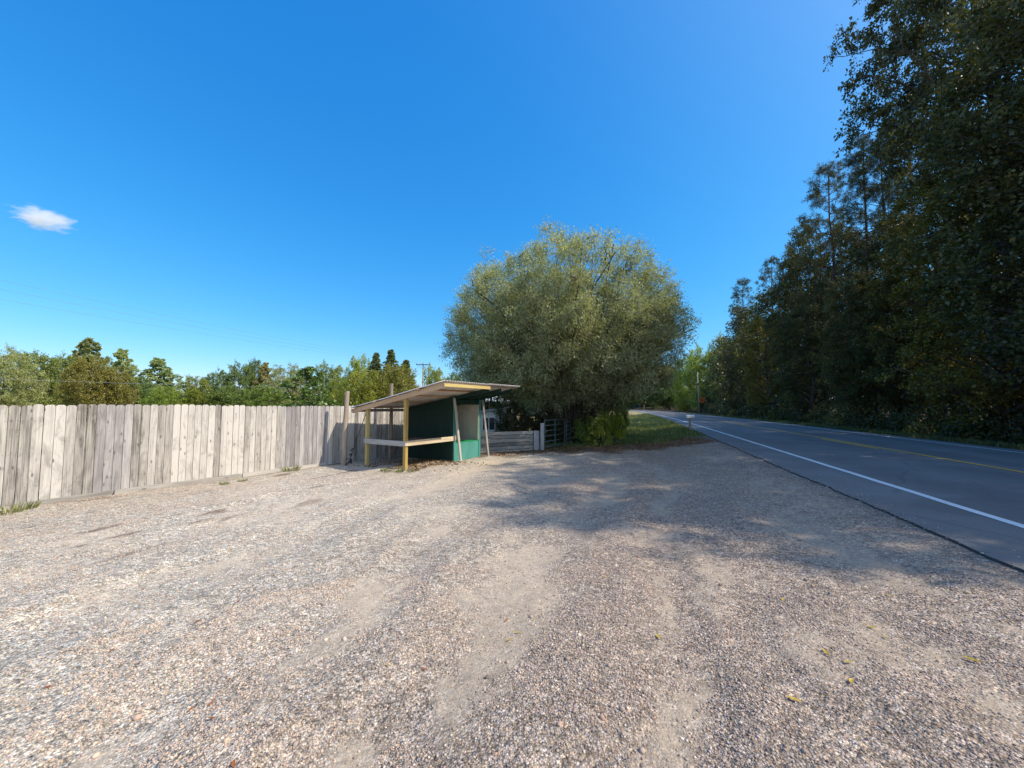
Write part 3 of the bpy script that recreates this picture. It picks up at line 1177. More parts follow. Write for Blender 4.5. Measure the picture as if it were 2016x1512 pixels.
def bush(seed, H=2.2, RAD=1.4, n1=26, n2=5, n3=4, nleaf=10, leaf=0.13, leaf_w=0.5, droop=0.1, mat='leaf_mid', gap=0.05):
    rg = np.random.RandomState(seed)
    wd = Wood()
    az = np.arange(n1) * 2.39996 + rg.uniform(-0.4, 0.4, n1)
    el = np.arcsin(rg.uniform(0.12, 1.0, n1))
    k = rg.uniform(0.65, 1.05, n1)
    P2 = np.stack([RAD * k * np.cos(az) * np.cos(el) ** 0.7, RAD * k * np.sin(az) * np.cos(el) ** 0.7, H * k * np.sin(el)], -1)
    P0 = np.stack([0.12 * RAD * np.cos(az), 0.12 * RAD * np.sin(az), 0 * az - 0.05], -1)
    P1 = P0 * 0.5 + P2 * 0.5 + np.stack([0 * az, 0 * az, 0.18 * H * np.ones(n1)], -1)
    v, f, lv = foliage(rg, wd, P0, P1, P2, np.full(n1, 0.018 * H / 2), n2, 0.36 * RAD, n3, 0.22 * RAD, nleaf, leaf, leaf_w, droop, gap=gap)
    return (wd.mesh('stems', M['bark']), np_mesh('foliage', v, f, M[mat], attrs={'lv': ('FLOAT', lv)}))


M['leaf_mid'] = leaf_mat('green_leaves', (0.050, 0.080, 0.022), (0.165, 0.215, 0.058), 0.30, (0.26, 0.29, 0.09))
M['leaf_dark'] = leaf_mat('dark_forest_leaves', (0.036, 0.046, 0.016), (0.130, 0.130, 0.038), 0.30, (0.27, 0.21, 0.05))
M['leaf_willow'] = leaf_mat('willow_leaves', (0.25, 0.255, 0.135), (0.50, 0.51, 0.265), 0.46, (0.64, 0.62, 0.25))
M['needle'] = leaf_mat('pine_needles', (0.035, 0.046, 0.024), (0.115, 0.125, 0.056), 0.2, (0.21, 0.18, 0.06))
M['leaf_yellow'] = leaf_mat('yellowing_leaves', (0.11, 0.12, 0.022), (0.29, 0.30, 0.055), 0.35, (0.42, 0.38, 0.08))
M['leaf_silver'] = leaf_mat('pale_poplar_leaves', (0.17, 0.20, 0.105), (0.40, 0.45, 0.25), 0.40, (0.62, 0.65, 0.48))
M['leaf_cedar'] = leaf_mat('cedar_foliage', (0.050, 0.072, 0.038), (0.16, 0.20, 0.095), 0.2, (0.24, 0.26, 0.11))


def plant_tree(name, meshes, label, cat, x, y, scale=(1, 1, 1), rz=None, tint=(1, 1, 1), group=None, z=None, parts=('trunk', 'crown')):
    o = thing(name, label, cat, (x, y, (gz(x, y) if z is None else z) - 0.03), random.uniform(0, 6.28) if rz is None else rz, group)
    o.scale = scale
    for nm, me in zip(parts, meshes):
        c = link(nm, me, o)
        c.color = (*tint, 1) if nm in ('crown', 'foliage') else (1, 1, 1, 1)
    return o


# ---- the big willow
def willow():
    rg = np.random.RandomState(5)
    wd = Wood()
    n1 = 680
    az = np.arange(n1) * 2.39996 + rg.uniform(-0.4, 0.4, n1)
    sel = rg.uniform(0.02, 1.0, n1)
    el = np.arcsin(sel)
    k = np.where(rg.uniform(0, 1, n1) < 0.72, rg.uniform(0.93, 1.0, n1), rg.uniform(0.40, 0.93, n1))
    lump = 1 + 0.03 * np.sin(3 * az + 1.0) * np.cos(el) + 0.03 * np.sin(7 * az + 4 * el)
    Rr, Hh = 6.4, 9.75
    low = 0.74 + 0.26 * np.minimum(1.0, sel / 0.38)
    P2 = np.stack([Rr * low * k * lump * np.cos(az) * np.cos(el) ** 0.62, Rr * low * k * lump * np.sin(az) * np.cos(el) ** 0.62,
                   2.7 + (Hh - 2.7) * k * lump * np.sin(el)], -1)
    fork = rg.randint(0, 11, n1)
    fa = fork * 2 * math.pi / 11
    P0 = np.stack([0.45 * np.cos(fa), 0.45 * np.sin(fa), rg.uniform(0.0, 0.4, n1)], -1)
    P1 = P0 * 0.42 + P2 * 0.50 + np.stack([0 * az, 0 * az, 1.0 + 0 * az], -1)
    rl = np.where(np.arange(n1) < 34, rg.uniform(0.07, 0.15, n1), rg.uniform(0.012, 0.030, n1))
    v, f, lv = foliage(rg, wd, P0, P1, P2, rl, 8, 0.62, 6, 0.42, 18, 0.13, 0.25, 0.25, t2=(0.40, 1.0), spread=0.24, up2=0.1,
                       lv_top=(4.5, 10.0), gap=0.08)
    return (wd.mesh('trunk', M['willow_bark']), np_mesh('crown', v, f, M['leaf_willow'], attrs={'lv': ('FLOAT', lv)}))


WY = 20.0
WX = at(1112, WY)
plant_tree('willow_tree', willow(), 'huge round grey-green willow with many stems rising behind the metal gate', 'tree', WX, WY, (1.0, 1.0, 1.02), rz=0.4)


# ------------------------------------------------------------------ the wood across the road
OAK = broad(21, H=23, RAD=5.6, base=0.46, n1=62, n2=9, n3=6, nleaf=30, leaf=0.165, leaf_w=0.62, mat='leaf_dark', trunk_r=0.34, gap=0.13, l2=1.7, l3=0.8,
            prof=lambda t: 0.55 + 0.5 * np.sqrt(np.clip(1 - ((t - 0.75) / 0.32) ** 2, 0.0, 1)))
DAR = broad(22, H=20, RAD=4.3, base=0.18, n1=60, n2=7, n3=6, nleaf=24, leaf=0.175, leaf_w=0.6, mat='leaf_dark', trunk_r=0.28, gap=0.08, l2=1.5, l3=0.8)
DAR2 = broad(23, H=18, RAD=4.0, base=0.12, n1=56, n2=7, n3=6, nleaf=24, leaf=0.165, leaf_w=0.6, mat='leaf_dark', trunk_r=0.22, gap=0.08, l2=1.4, l3=0.75,
             prof=lambda t: 0.35 + 0.75 * np.sqrt(np.clip(1 - ((t - 0.4) / 0.62) ** 2, 0.03, 1)))
PIN = pine(31, 22, 0.40, 2.9)
PIN2 = pine(32, 22, 0.50, 2.5)
PIN3 = pine(33, 21, 0.30, 3.4, per=5, step=0.7)


def right_tree(px, Y, top, kind, h0, label, cat, name, wide=1.0, tint=(1, 1, 1), group=None, rz=None):
    X = at(px, Y)
    z0 = gz(X, Y)
    k = (hz(top, Y) - z0) / h0
    return plant_tree(name, kind, label, cat, X, Y, (k * wide, k * wide, k), rz, tint, group)


YT = (1.5, 1.25, 0.75)
right_tree(2022, 19.5, -250, OAK, 22.3, 'tall dark oak whose leafy boughs reach left over the road at the top right corner', 'tree', 'oak_tree', 0.70)
right_tree(1720, 33.0, 283, PIN, 22, 'red pine with the highest pointed top, just left below the oak boughs', 'pine', 'pine_tree')
right_tree(1655, 37.0, 318, PIN3, 21, 'ragged red pine with one bough sticking out left into the sky', 'pine', 'pine_tree', 0.95, (1.15, 1.1, 0.95))
right_tree(1775, 31.0, 265, PIN2, 22, 'bare-stemmed red pine half hidden under the oak boughs', 'pine', 'pine_tree')
right_tree(1835, 29.0, 200, PIN2, 22, 'red pine behind the oak, its dark trunk showing among the oak leaves', 'pine', 'pine_tree', 1.0, (1, 1, 1), None, 2.2)
right_tree(1700, 28.0, 545, DAR, 19.5, 'broad dark leafy tree standing in front of the red pines', 'tree', 'leafy_tree', 0.85, (1.2, 1.1, 0.9))
right_tree(1622, 41.0, 450, DAR2, 17.5, 'dark leafy tree on the slope of the tree line below the ragged pine', 'tree', 'leafy_tree', 0.85)
right_tree(1575, 47.0, 498, DAR, 19.5, 'dark rounded tree halfway down the sloping tree line', 'tree', 'leafy_tree', 0.8)
right_tree(1525, 56.0, 507, PIN3, 21, 'open-crowned pine against the sky at the lower end of the tree line', 'pine', 'pine_tree', 0.85)
right_tree(1470, 66.0, 548, PIN3, 21, 'farthest pine of the row with bare dead boughs low on its left side', 'pine', 'pine_tree', 0.9, (1, 1, 1), None, 4.0)
right_tree(1462, 60.0, 688, DAR2, 17.5, 'low dark round tree beside the road where the tall trees end', 'tree', 'leafy_tree', 1.1)
right_tree(1520, 49.0, 625, DAR, 19.5, 'mid-height yellowish green tree in front of the farthest pines', 'tree', 'leafy_tree', 1.15, (1.9, 1.65, 0.9))
right_tree(1600, 38.0, 610, DAR2, 17.5, 'dark leafy understorey tree below the middle of the tree line', 'tree', 'leafy_tree', 1.2)
right_tree(1975, 17.5, 330, DAR2, 17.5, 'yellow-green leafy maple at the right edge below the oak', 'tree', 'maple_tree', 1.15, (1.9, 1.5, 0.7))
right_tree(1850, 24.0, 430, DAR2, 17.5, 'olive leafy maple between the right-edge maple and the pines', 'tree', 'maple_tree', 1.1, (1.35, 1.15, 0.75))
right_tree(1765, 26.5, 560, DAR, 19.5, 'short dark tree with sky specks showing through, right of the middle of the wood', 'tree', 'leafy_tree', 1.4)
# trees of the same row just beyond the right edge of the view: they cast the shade on the lot
for k, (x, y, mset, sc, lab) in enumerate((
        (20.9, 6.2, DAR, 1.0, 'tall leafy tree past the right edge of the view shading the middle of the lot'),
        (20.6, 9.0, DAR2, 1.03, 'leafy tree past the right edge of the view, second from the maple'),
        (20.6, 12.6, DAR, 0.95, 'leafy tree past the right edge of the view beside the maple'),
        (18.8, 3.9, DAR2, 0.98, 'leafy tree past the right edge of the view shading the near lot edge'),
        (19.5, 1.9, DAR2, 0.82, 'shorter leafy tree past the right edge of the view shading the road'),
        (25.5, 14.0, OAK, 0.9, 'second leafy oak past the right edge of the view behind the maple'))):
    plant_tree('oak_tree' if mset is OAK else 'leafy_tree', mset, lab, 'tree', x, y, (sc, sc, sc), 0.7 + 1.3 * k)

# deep wood behind the front row: reads as one dark mass
rg = np.random.RandomState(77)
wd = Wood()
lv_v, lv_f, lv_l, o_ = [], [], [], 0
cells = []
for row, (u0, du) in enumerate(((20.5, 1.5), (25, 2), (30.5, 2.5), (37, 3))):
    s = 2.0
    while s < 175:
        cells.append((u0 + 0.16 * max(0, s - 82) + rg.uniform(-du, du), s + rg.uniform(-1.5, 1.5), row))
        s += 5.2 + s * 0.012 + row * 1.2
for u, s, row in cells:
    if s < 12 and row > 0: continue
    x, y = xy(u, s)
    x, y = float(x), float(y)
    H = rg.uniform(15, 20.5) * (1.0 if s < 95 else max(0.62, 1.0 - (s - 95) * 0.006))
    z = gz(x, y) - 0.1
    wd.curve(np.array([[[x, y, z], [x + rg.normal() * .2, y + rg.normal() * .2, z + H * .5], [x, y, z + H * .92]]]), np.array([[0.2, 0.14, 0.04]]), 7)
    nb = 46
    t = rg.uniform(0.10, 1.0, nb)
    rad = (2.2 + 1.5 * rg.uniform()) * np.sqrt(np.clip(1 - ((t - .5) / .55) ** 2, .05, 1)) * rg.uniform(.5, 1.1, nb)
    az = rg.uniform(0, 6.283, nb)
    p0 = np.stack([x + 0 * az, y + 0 * az, z + np.clip(t * H - rad * .5, 1, H)], -1)
    p1 = np.stack([x + rad * np.cos(az), y + rad * np.sin(az), z + t * H], -1)
    wd.add(p0, p1, np.full(nb, .04), np.full(nb, .01), 3)
    nl = 105 if s < 60 else 60
    q = rg.uniform(0.3, 1.1, (nb, nl))
    b = p0[:, None] + (p1 - p0)[:, None] * q[..., None] + rg.normal(size=(nb, nl, 3)) * 0.42
    b = b.reshape(-1, 3)
    L = rg.uniform(0.18, 0.34, len(b)) * (1 if s < 60 else 1.5)
    v, f = leaves_geo(b, rg.normal(size=b.shape) + np.array([0, 0, -.2]), L, L * 0.6, rg)
    lv_v.append(v)
    lv_f.append(f + o_)
    o_ += len(v)
    lv_l.append(np.repeat(np.clip(rg.uniform(0, .6) + rg.uniform(-.2, .35, len(b)), 0, 1), 4))
wood_t = wd.mesh('wood_trunks', M['bark'])
wood_mass = tag(link('distant_wood', np_mesh('distant_wood', np.concatenate(lv_v), np.concatenate(lv_f), M['leaf_dark'], attrs={'lv': ('FLOAT', np.concatenate(lv_l))})),
                'dense dark wood filling the space behind the roadside trees', 'wood', kind='stuff')
tk = link('trunk', wood_t, wood_mass)
tk['kind'] = 'stuff'

# undergrowth along the far side of the road
lv_v, lv_f, lv_l, o_ = [], [], [], 0
for i in range(520):
    s = 4 + 130 * rg.uniform() ** 1.5
    u = 14.6 + 0.14 * max(0, s - 68) + abs(rg.normal()) * 1.9
    x, y = xy(u, s)
    x, y = float(x), float(y)
    h = rg.uniform(0.5, 2.6) * (0.6 + 0.25 * min(2.5, u - 14.2))
    z = gz(x, y)
    n = 210 if s < 50 else 90
    p = rg.normal(size=(n, 3))
    p = unit(p) * rg.uniform(0.3, 1, (n, 1)) ** 0.5
    p[:, 2] = np.abs(p[:, 2])
    b = np.array([x, y, z - 0.05]) + p * np.array([0.85, 0.85, h])
    L = rg.uniform(0.10, 0.22, n) * (1 if s < 50 else 1.9)
    v, f = leaves_geo(b, rg.normal(size=b.shape) + np.array([0, 0, .3]), L, L * 0.55, rg)
    lv_v.append(v)
    lv_f.append(f + o_)
    o_ += len(v)
    lv_l.append(np.repeat(np.clip(rg.uniform(0, .8) ** 1.5 + rg.uniform(-.15, .3, n), 0, 1), 4))
tag(link('undergrowth', np_mesh('undergrowth', np.concatenate(lv_v), np.concatenate(lv_f), M['leaf_dark'], attrs={'lv': ('FLOAT', np.concatenate(lv_l))})),
    'dark tangled undergrowth along the far side of the road', 'undergrowth', kind='stuff')

# ------------------------------------------------------------------ trees at the end of the road
RND = broad(41, H=10, RAD=4.2, base=0.10, n1=46, n2=7, n3=5, nleaf=16, leaf=0.24, leaf_w=0.6, mat='leaf_mid', trunk_r=0.18, gap=0.05)
RND2 = broad(42, H=10, RAD=3.6, base=0.08, n1=46, n2=7, n3=5, nleaf=16, leaf=0.22, leaf_w=0.6, mat='leaf_mid', trunk_r=0.16, gap=0.12,
             prof=lambda t: 0.45 + 0.6 * np.sqrt(np.clip(1 - ((t - 0.42) / 0.6) ** 2, 0.03, 1)))
POP = broad(43, H=12, RAD=2.4, base=0.12, taper=0.42, n1=56, n2=6, n3=5, nleaf=16, leaf=0.22, leaf_w=0.8, mat='leaf_silver', trunk_r=0.16, gap=0.16, l2=0.9, l3=0.5,
            prof=lambda t: np.minimum(1.0, 0.10 + 1.30 * np.clip(1.0 - t, 0, 1) ** 0.62) * (0.8 + 0.4 * np.random.RandomState(4).uniform(0, 1, np.shape(t))))
YEL = broad(44, H=8, RAD=4.2, base=0.05, n1=50, n2=7, n3=5, nleaf=16, leaf=0.22, leaf_w=0.55, mat='leaf_yellow', trunk_r=0.14, gap=0.05)
DRO = broad(45, H=10, RAD=4.4, base=0.06, n1=56, n2=7, n3=5, nleaf=18, leaf=0.26, leaf_w=0.28, droop=0.75, mat='leaf_willow', trunk_r=0.2, gap=0.05)
CED = broad(46, H=9, RAD=1.9, base=0.03, taper=0.24, n1=110, n2=5, n3=4, nleaf=14, leaf=0.17, leaf_w=0.4, droop=-0.35, mat='leaf_cedar', trunk_r=0.14, gap=0.10, l2=0.7, l3=0.36,
            prof=lambda t: (0.01 + 1.15 * (1 - t) ** 0.95))
H0 = {id(RND): 9.9, id(RND2): 9.9, id(POP): 11.8, id(YEL): 7.9, id(DRO): 9.9, id(CED): 8.9}
W0 = {id(RND): 9.2, id(RND2): 8.2, id(POP): 5.6, id(YEL): 9.2, id(DRO): 9.4, id(CED): 4.0}


def bg_tree(px, Y, top, wpx, kind, label, name='leafy_tree', tint=(1, 1, 1), cat='tree', z=None):
    X = at(px, Y)
    z0 = gz(X, Y) if z is None else z
    kz = (hz(top, Y) - z0) / H0[id(kind)]
    kw = wpx / 757.0 * Y / W0[id(kind)]
    tint = (tint[0] * 1.75, tint[1] * 1.65, tint[2] * 1.5)
    return plant_tree(name, kind, label, cat, X, Y, (kw, kw, kz), None, tint, None, z0)


bg_tree(1395, 118, 690, 95, RND2, 'pale green tree behind the utility pole at the end of the road', tint=(1.5, 1.4, 1.2))
bg_tree(1440, 110, 672, 90, RND2, 'thin-topped grey-green tree left of the farthest pine', tint=(1.35, 1.15, 1.25))
bg_tree(1360, 135, 708, 75, RND, 'sunlit green tree directly behind the far road bend', tint=(1.5, 1.45, 1.0))
bg_tree(1436, 100, 740, 75, RND, 'dark bushy tree right of the orange sign', tint=(0.8, 0.8, 0.75))
bg_tree(1348, 122, 772, 40, YEL, 'small yellow-green shrub tree left of the utility pole', 'small_tree', (0.9, 0.95, 0.8))
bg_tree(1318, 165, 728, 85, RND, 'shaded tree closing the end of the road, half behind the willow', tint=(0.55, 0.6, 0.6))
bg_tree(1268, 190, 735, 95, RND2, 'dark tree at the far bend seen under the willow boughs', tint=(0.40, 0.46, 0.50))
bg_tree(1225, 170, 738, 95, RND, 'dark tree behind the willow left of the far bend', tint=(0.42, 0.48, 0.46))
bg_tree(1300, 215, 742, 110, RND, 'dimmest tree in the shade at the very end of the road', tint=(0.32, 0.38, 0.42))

# ------------------------------------------------------------------ trees beyond the plank fence
bg_tree(2, 46, 690, 110, DRO, 'weeping yellow-green tree cut by the left edge of the picture', 'weeping_tree', (0.55, 0.58, 0.45))
bg_tree(62, 70, 703, 105, RND, 'rounded mid-green tree second from the left edge beyond the fence', tint=(1.15, 1.05, 0.95))
bg_tree(118, 74, 706, 80, RND2, 'dull green tree left of the tall poplar beyond the fence', tint=(1.05, 1.0, 1.0))
bg_tree(163, 78, 666, 88, POP, 'tallest poplar beyond the fence with a knobbly top', 'poplar_tree', (0.62, 0.62, 0.55))
bg_tree(176, 58, 712, 92, YEL, 'brownish yellow tree in front of the tallest poplar', 'yellowing_tree', (0.70, 0.62, 0.72))
bg_tree(222, 60, 735, 72, YEL, 'second brownish tree right beside the brownish yellow one', 'yellowing_tree', (0.68, 0.62, 0.75))
bg_tree(238, 74, 688, 66, POP, 'slim pale poplar right of the brownish trees', 'poplar_tree', (0.8, 0.82, 0.7))
bg_tree(312, 76, 706, 84, POP, 'airy two-topped poplar standing alone in a gap of the tree line', 'poplar_tree', (0.72, 0.78, 0.75))
bg_tree(268, 66, 752, 70, RND, 'low dark tree between the slim poplar and the airy poplar', tint=(0.75, 0.85, 0.8))
bg_tree(322, 50, 766, 66, YEL, 'low bright green bush tree just above the fence below the airy poplar', 'small_tree', (0.65, 0.85, 0.6))
bg_tree(384, 54, 748, 64, YEL, 'rounded yellow-green tree right of the airy poplar', 'small_tree', (0.62, 0.72, 0.5))
bg_tree(424, 72, 734, 66, RND2, 'dark bluish tree behind the rounded yellow-green one', tint=(0.75, 0.85, 0.9))
bg_tree(470, 74, 721, 62, RND2, 'dark tree with two small humps left of the brown-tipped tree', tint=(0.8, 0.85, 0.8))
bg_tree(500, 78, 716, 46, RND, 'narrow dark tree beside the brown-tipped tree', tint=(0.75, 0.8, 0.75))
bg_tree(520, 76, 714, 48, POP, 'thin brown-tipped tree in the middle of the tree line', 'poplar_tree', (0.75, 0.6, 0.5))
bg_tree(450, 55, 765, 90, RND, 'low shaded thicket tree above the middle of the fence', tint=(0.85, 0.9, 0.75))
bg_tree(566, 66, 722, 92, DRO, 'broad dull willow behind the leafy sapling', 'weeping_tree', (0.50, 0.52, 0.42))
bg_tree(530, 52, 762, 80, RND2, 'low mid-green tree left of the leafy sapling', tint=(1.0, 1.05, 0.8))
bg_tree(652, 68, 722, 80, RND2, 'grey-green tree right behind the leafy sapling', tint=(1.15, 1.1, 1.25))
bg_tree(703, 72, 708, 56, RND2, 'small pointed conifer with a brownish tip left of the dark cedars', 'conifer_tree', (1.7, 1.5, 1.0))
bg_tree(740, 52, 694, 88, CED, 'left of the two dark cedars above the yellow-green bushes', 'cedar_tree')
bg_tree(768, 50, 687, 98, CED, 'right and taller of the two dark cedars above the yellow-green bushes', 'cedar_tree')
bg_tree(802, 54, 708, 92, CED, 'lower ragged cedar right of the two dark ones', 'cedar_tree', (1.1, 1.0, 0.9))
bg_tree(718, 33, 738, 105, YEL, 'yellow-green bushy tree behind the leaning pole', 'bushy_tree', (0.80, 0.82, 0.6))
bg_tree(785, 34, 728, 95, YEL, 'olive-yellow bushy tree right above the stand roof', 'bushy_tree', (0.72, 0.68, 0.7))
bg_tree(668, 36, 752, 70, YEL, 'green bushy tree between the sapling and the leaning pole', 'bushy_tree', (0.6, 0.72, 0.55))
bg_tree(856, 58, 727, 56, RND2, 'light green tree between the power pole and the willow', tint=(1.5, 1.35, 1.0))
bg_tree(895, 50, 742, 60, RND, 'dark tree at the left foot of the willow behind the stand', tint=(0.8, 0.9, 0.85))
# far hedge line beyond the field: reads as one band
rgh = np.random.RandomState(8)
hv, hf, hl, ho = [], [], [], 0
for k in range(150):
    Yh = rgh.uniform(84, 100)
    Xh = rgh.uniform(-1.45, -0.12) * Yh
    zh = gz(Xh, Yh)
    hh = rgh.uniform(3.2, 6.2)
    nl = 900
    p = unit(rgh.normal(size=(nl, 3))) * rgh.uniform(0.45, 1, (nl, 1))
    b = np.array([Xh, Yh, zh + hh * 0.5]) + p * np.array([2.6, 2.2, hh * 0.52])
    L = rgh.uniform(0.3, 0.55, nl)
    v, f = leaves_geo(b, rgh.normal(size=b.shape), L, L * 0.6, rgh)
    hv.append(v)
    hf.append(f + ho)
    ho += len(v)
    hl.append(np.repeat(np.clip(rgh.uniform(0.1, 0.7) + rgh.uniform(-.2, .3, nl), 0, 1), 4))
tag(link('distant_hedge', np_mesh('distant_hedge', np.concatenate(hv), np.concatenate(hf), M['leaf_mid'], attrs={'lv': ('FLOAT', np.concatenate(hl))})),
    'far band of green bushes closing the gaps between the trees beyond the fence', 'hedge', kind='stuff')
# leafy sapling close behind the fence
SAP = broad(51, H=4.4, RAD=1.15, base=0.05, taper=0.3, n1=30, n2=5, n3=3, nleaf=7, leaf=0.15, leaf_w=0.6, mat='leaf_mid', trunk_r=0.05, gap=0.05, l2=0.5, l3=0.3, droop=-0.2,
            prof=lambda t: 0.25 + 0.95 * (1 - t) ** 0.75)
Y_ = 17.5
x_ = at(606, Y_)
k_ = (hz(716, Y_) + 0.25) / 4.4
plant_tree('leafy_sapling', SAP, 'bright leafy sapling with upright tips rising just behind the fence', 'tree', x_, Y_, (k_ * 1.25, k_ * 1.25, k_), None, (1.15, 1.3, 0.9))

# ------------------------------------------------------------------ shrubs around the willow
BSH = bush(61, 2.4, 1.5, mat='leaf_yellow', leaf=0.15, droop=0.25)
BSH2 = bush(62, 2.4, 1.5, mat='leaf_mid', leaf=0.13, n1=34)
BSH3 = bush(63, 2.4, 1.5, mat='leaf_dark', leaf=0.14, n1=34)
PB = ('stems', 'foliage')


def shrub(px, Y, top, wpx, ms, label, tint=(1, 1, 1), group=None, name='shrub'):
    X = at(px, Y)
    z0 = gz(X, Y)
    kz = (hz(top, Y) - z0) / 2.5
    kw = wpx / 757.0 * Y / 3.2
    return plant_tree(name, ms, label, 'shrub', X, Y, (kw, kw, kz), None, tint, group, None, PB)


shrub(1178, 18.2, 800, 62, BSH, 'sun-tinted yellow-green shrub at the right foot of the willow', (1.35, 1.40, 0.95))  # sunlight put into the leaf tint, the shrub itself stands shaded
shrub(1205, 21.5, 772, 50, BSH, 'bright leafy shrub hanging over the grass right of the willow stems', (2.0, 2.0, 1.2))  # leaf tint raised to stand in for sunlight here too
shrub(1150, 18.6, 815, 48, BSH2, 'low green shrub beside the far end of the metal gate', (1.7, 1.65, 1.0))
shrub(1222, 26.0, 782, 34, BSH2, 'green shrub farthest along the grass bank by the road', (1.35, 1.4, 0.9))
shrub(1085, 19.5, 780, 90, BSH3, 'dark thicket shrub behind the metal gate', (0.8, 0.8, 0.8))
shrub(1030, 19.0, 778, 80, BSH3, 'dark shrub behind the low plank wall', (0.9, 0.75, 0.7))
shrub(990, 19.8, 770, 55, BSH3, 'dark vine-like shrub growing over the little white shed', (0.8, 0.9, 0.8))
shrub(1130, 21.0, 790, 70, BSH3, 'dark shrub among the willow stems', (0.9, 0.9, 0.8))
shrub(955, 24.0, 760, 80, BSH3, 'dark bush behind the stand roof', (1.0, 1.1, 0.9))

# ------------------------------------------------------------------ tall plank fence
fence = thing('plank_fence', 'long tall weathered plank fence with dog-eared boards left of the produce stand', 'fence',
              (float(FA[0]), float(FA[1]), gz(*FA)), math.atan2(FD[1], FD[0]))
FL0, FL1 = -3.4, 13.2
pitch = 0.1365
nb = int((FL1 - FL0) / pitch)


def fence_local_z(t_, side=0.0):
    p = FA + FD * t_ + FN * side
    return gz(float(p[0]), float(p[1])) - gz(*FA)


TOP = hz(798.0, 9.0)
base_abs = gz(*FA)
runs, last = [], None
for i in range(nb):
    t0_ = FL0 + i * pitch
    x0, x1 = t0_ + 0.003, t0_ + pitch - random.uniform(0.003, 0.009)
    k = (t0_ - 0.0) / pitch
    grey = 7.4 < k < 11.4 or 34.5 < k < 45.4 or -18 < k < -11
    if grey != last:
        runs.append((grey, MB()))
        last = grey
    zt = TOP - base_abs + random.uniform(-0.012, 0.012) + 0.018 * math.sin(t0_ * 0.9)
    zb = fence_local_z((x0 + x1) / 2) + random.uniform(0.0, 0.03)
    e = 0.028
    y0 = random.uniform(-0.008, 0.006)
    lean = random.uniform(-0.004, 0.004)
    outline = [(x0, y0, zb), (x1, y0, zb), (x1 + lean, y0, zt - e), (x1 - e + lean, y0, zt), (x0 + e + lean, y0, zt), (x0 + lean, y0, zt - e)]
    runs[-1][1].poly(outline, 0.016, (0, 1, 0), random.random() ** 0.8)
for grey, mb_ in runs:
    o = mb_.build('board_panel', M['fence_grey' if grey else 'fence'], fence)
    if grey:
        o['label'] = 'greyer weathered section of fence boards'
for hh in (0.35, 0.95, 1.55):
    m = MB()
    for a in np.arange(FL0, FL1 - 0.1, 2.4):
        b = min(a + 2.4, FL1)
        m.beam((a, 0.042, fence_local_z(a) + hh), (b, 0.042, fence_local_z(b) + hh), 0.04, 0.089)
    m.build('rail', M['fence_grey'], fence)
for a in np.arange(FL0 + 0.5, FL1, 2.4):
    MB().beam((a, 0.11, fence_local_z(a) - 0.2), (a, 0.11, TOP - base_abs - 0.06), 0.09, 0.09).build('post', M['fence_grey'], fence)
m = MB()
for a in np.arange(FL0, 6.0, 2.4):
    m.beam((a + 0.02, -0.022, fence_local_z(a) + 0.045), (a + 2.38, -0.022, fence_local_z(a + 2.38) + 0.045), 0.02, 0.10)
m.build('base_board', M['grey_wood'], fence)
m = MB()
for i in range(nb):
    t0_ = FL0 + (i + 0.5) * pitch
    for hh in (0.35, 0.95, 1.55):
        for dx in (-0.035, 0.035):
            zz = fence_local_z(t0_) + hh + random.uniform(-0.012, 0.012)
            m.beam((t0_ + dx, -0.0065, zz), (t0_ + dx, -0.004, zz), 0.006, 0.006)
m.build('nail', M['darkmetal'], fence)['kind'] = 'stuff'

# ------------------------------------------------------------------ produce stand
SX, SY = at(797.5, 11.17, 922), 11.17
SZ = -0.15
RZS = math.atan2(-0.54, 0.84)
stand = thing('produce_stand', 'open roadside produce stand with a corrugated lean-to roof, yellow posts and a teal green booth', 'stand', (SX, SY, SZ), RZS)
stand_m = Matrix.Translation((SX, SY, SZ)) @ Matrix.Rotation(RZS, 4, 'Z')


def zr(x):
    return 2.135 + 0.181 * x


def sgz(x, y):
    p = stand_m @ Vector((x, y, 0))
    return gz(p.x, p.y) - SZ


# posts of the open bay
for x, y, w in ((0, 0, 0.10), (-1.75, 0.02, 0.10)):
    o = MB().beam((x, y, sgz(x, y) - 0.25), (x, y, zr(x) - 0.10), w, w, (1, 0, 0)).build('post', M['yellow_wood'], stand, bevel=0.004)
    o['label'] = 'yellow stained post'
# rake board on the left edge, inner rafters
MB().beam((-2.40, -0.075, zr(-2.40) - 0.055), (1.54, -0.075, zr(1.54) - 0.055), 0.04, 0.14, (0, 0, 1)).build('rake_board', M['lumber'], stand, bevel=0.003)
for y in (2.12, 2.78, 3.44):
    o = MB().beam((-2.30, y, zr(-2.30) - 0.06), (1.44, y, zr(1.44) - 0.06), 0.04, 0.12).build('rafter', M['dark_green'], stand, bevel=0.003)
# purlins lying on the rafters, ends poking past the rake board
for x, e in ((-2.2, 0.0), (-1.25, 0.06), (-0.25, 0.0), (0.62, 0.06)):
    MB().beam((x, -0.10 - e, zr(x) + 0.028), (x, 3.62, zr(x) + 0.028), 0.085, 0.036, (0.178, 0, -1)).build('purlin', M['lumber'], stand, bevel=0.002)
# board closing the high eave over the open bay, a shorter dark one beyond it
MB().beam((1.562, -0.10, zr(1.562) - 0.045), (1.562, 1.98, zr(1.562) - 0.045), 0.036, 0.09).build('eave_board', M['yellow_wood'], stand, bevel=0.002)
MB().beam((1.47, 1.99, zr(1.47) + 0.02), (1.47, 3.6, zr(1.47) + 0.02), 0.06, 0.035).build('eave_board', M['lumber'], stand, bevel=0.002)
MB().beam((-2.42, -0.10, zr(-2.42) - 0.03), (-2.42, 3.6, zr(-2.42) - 0.03), 0.036, 0.10).build('eave_board', M['grey_wood'], stand, bevel=0.002)
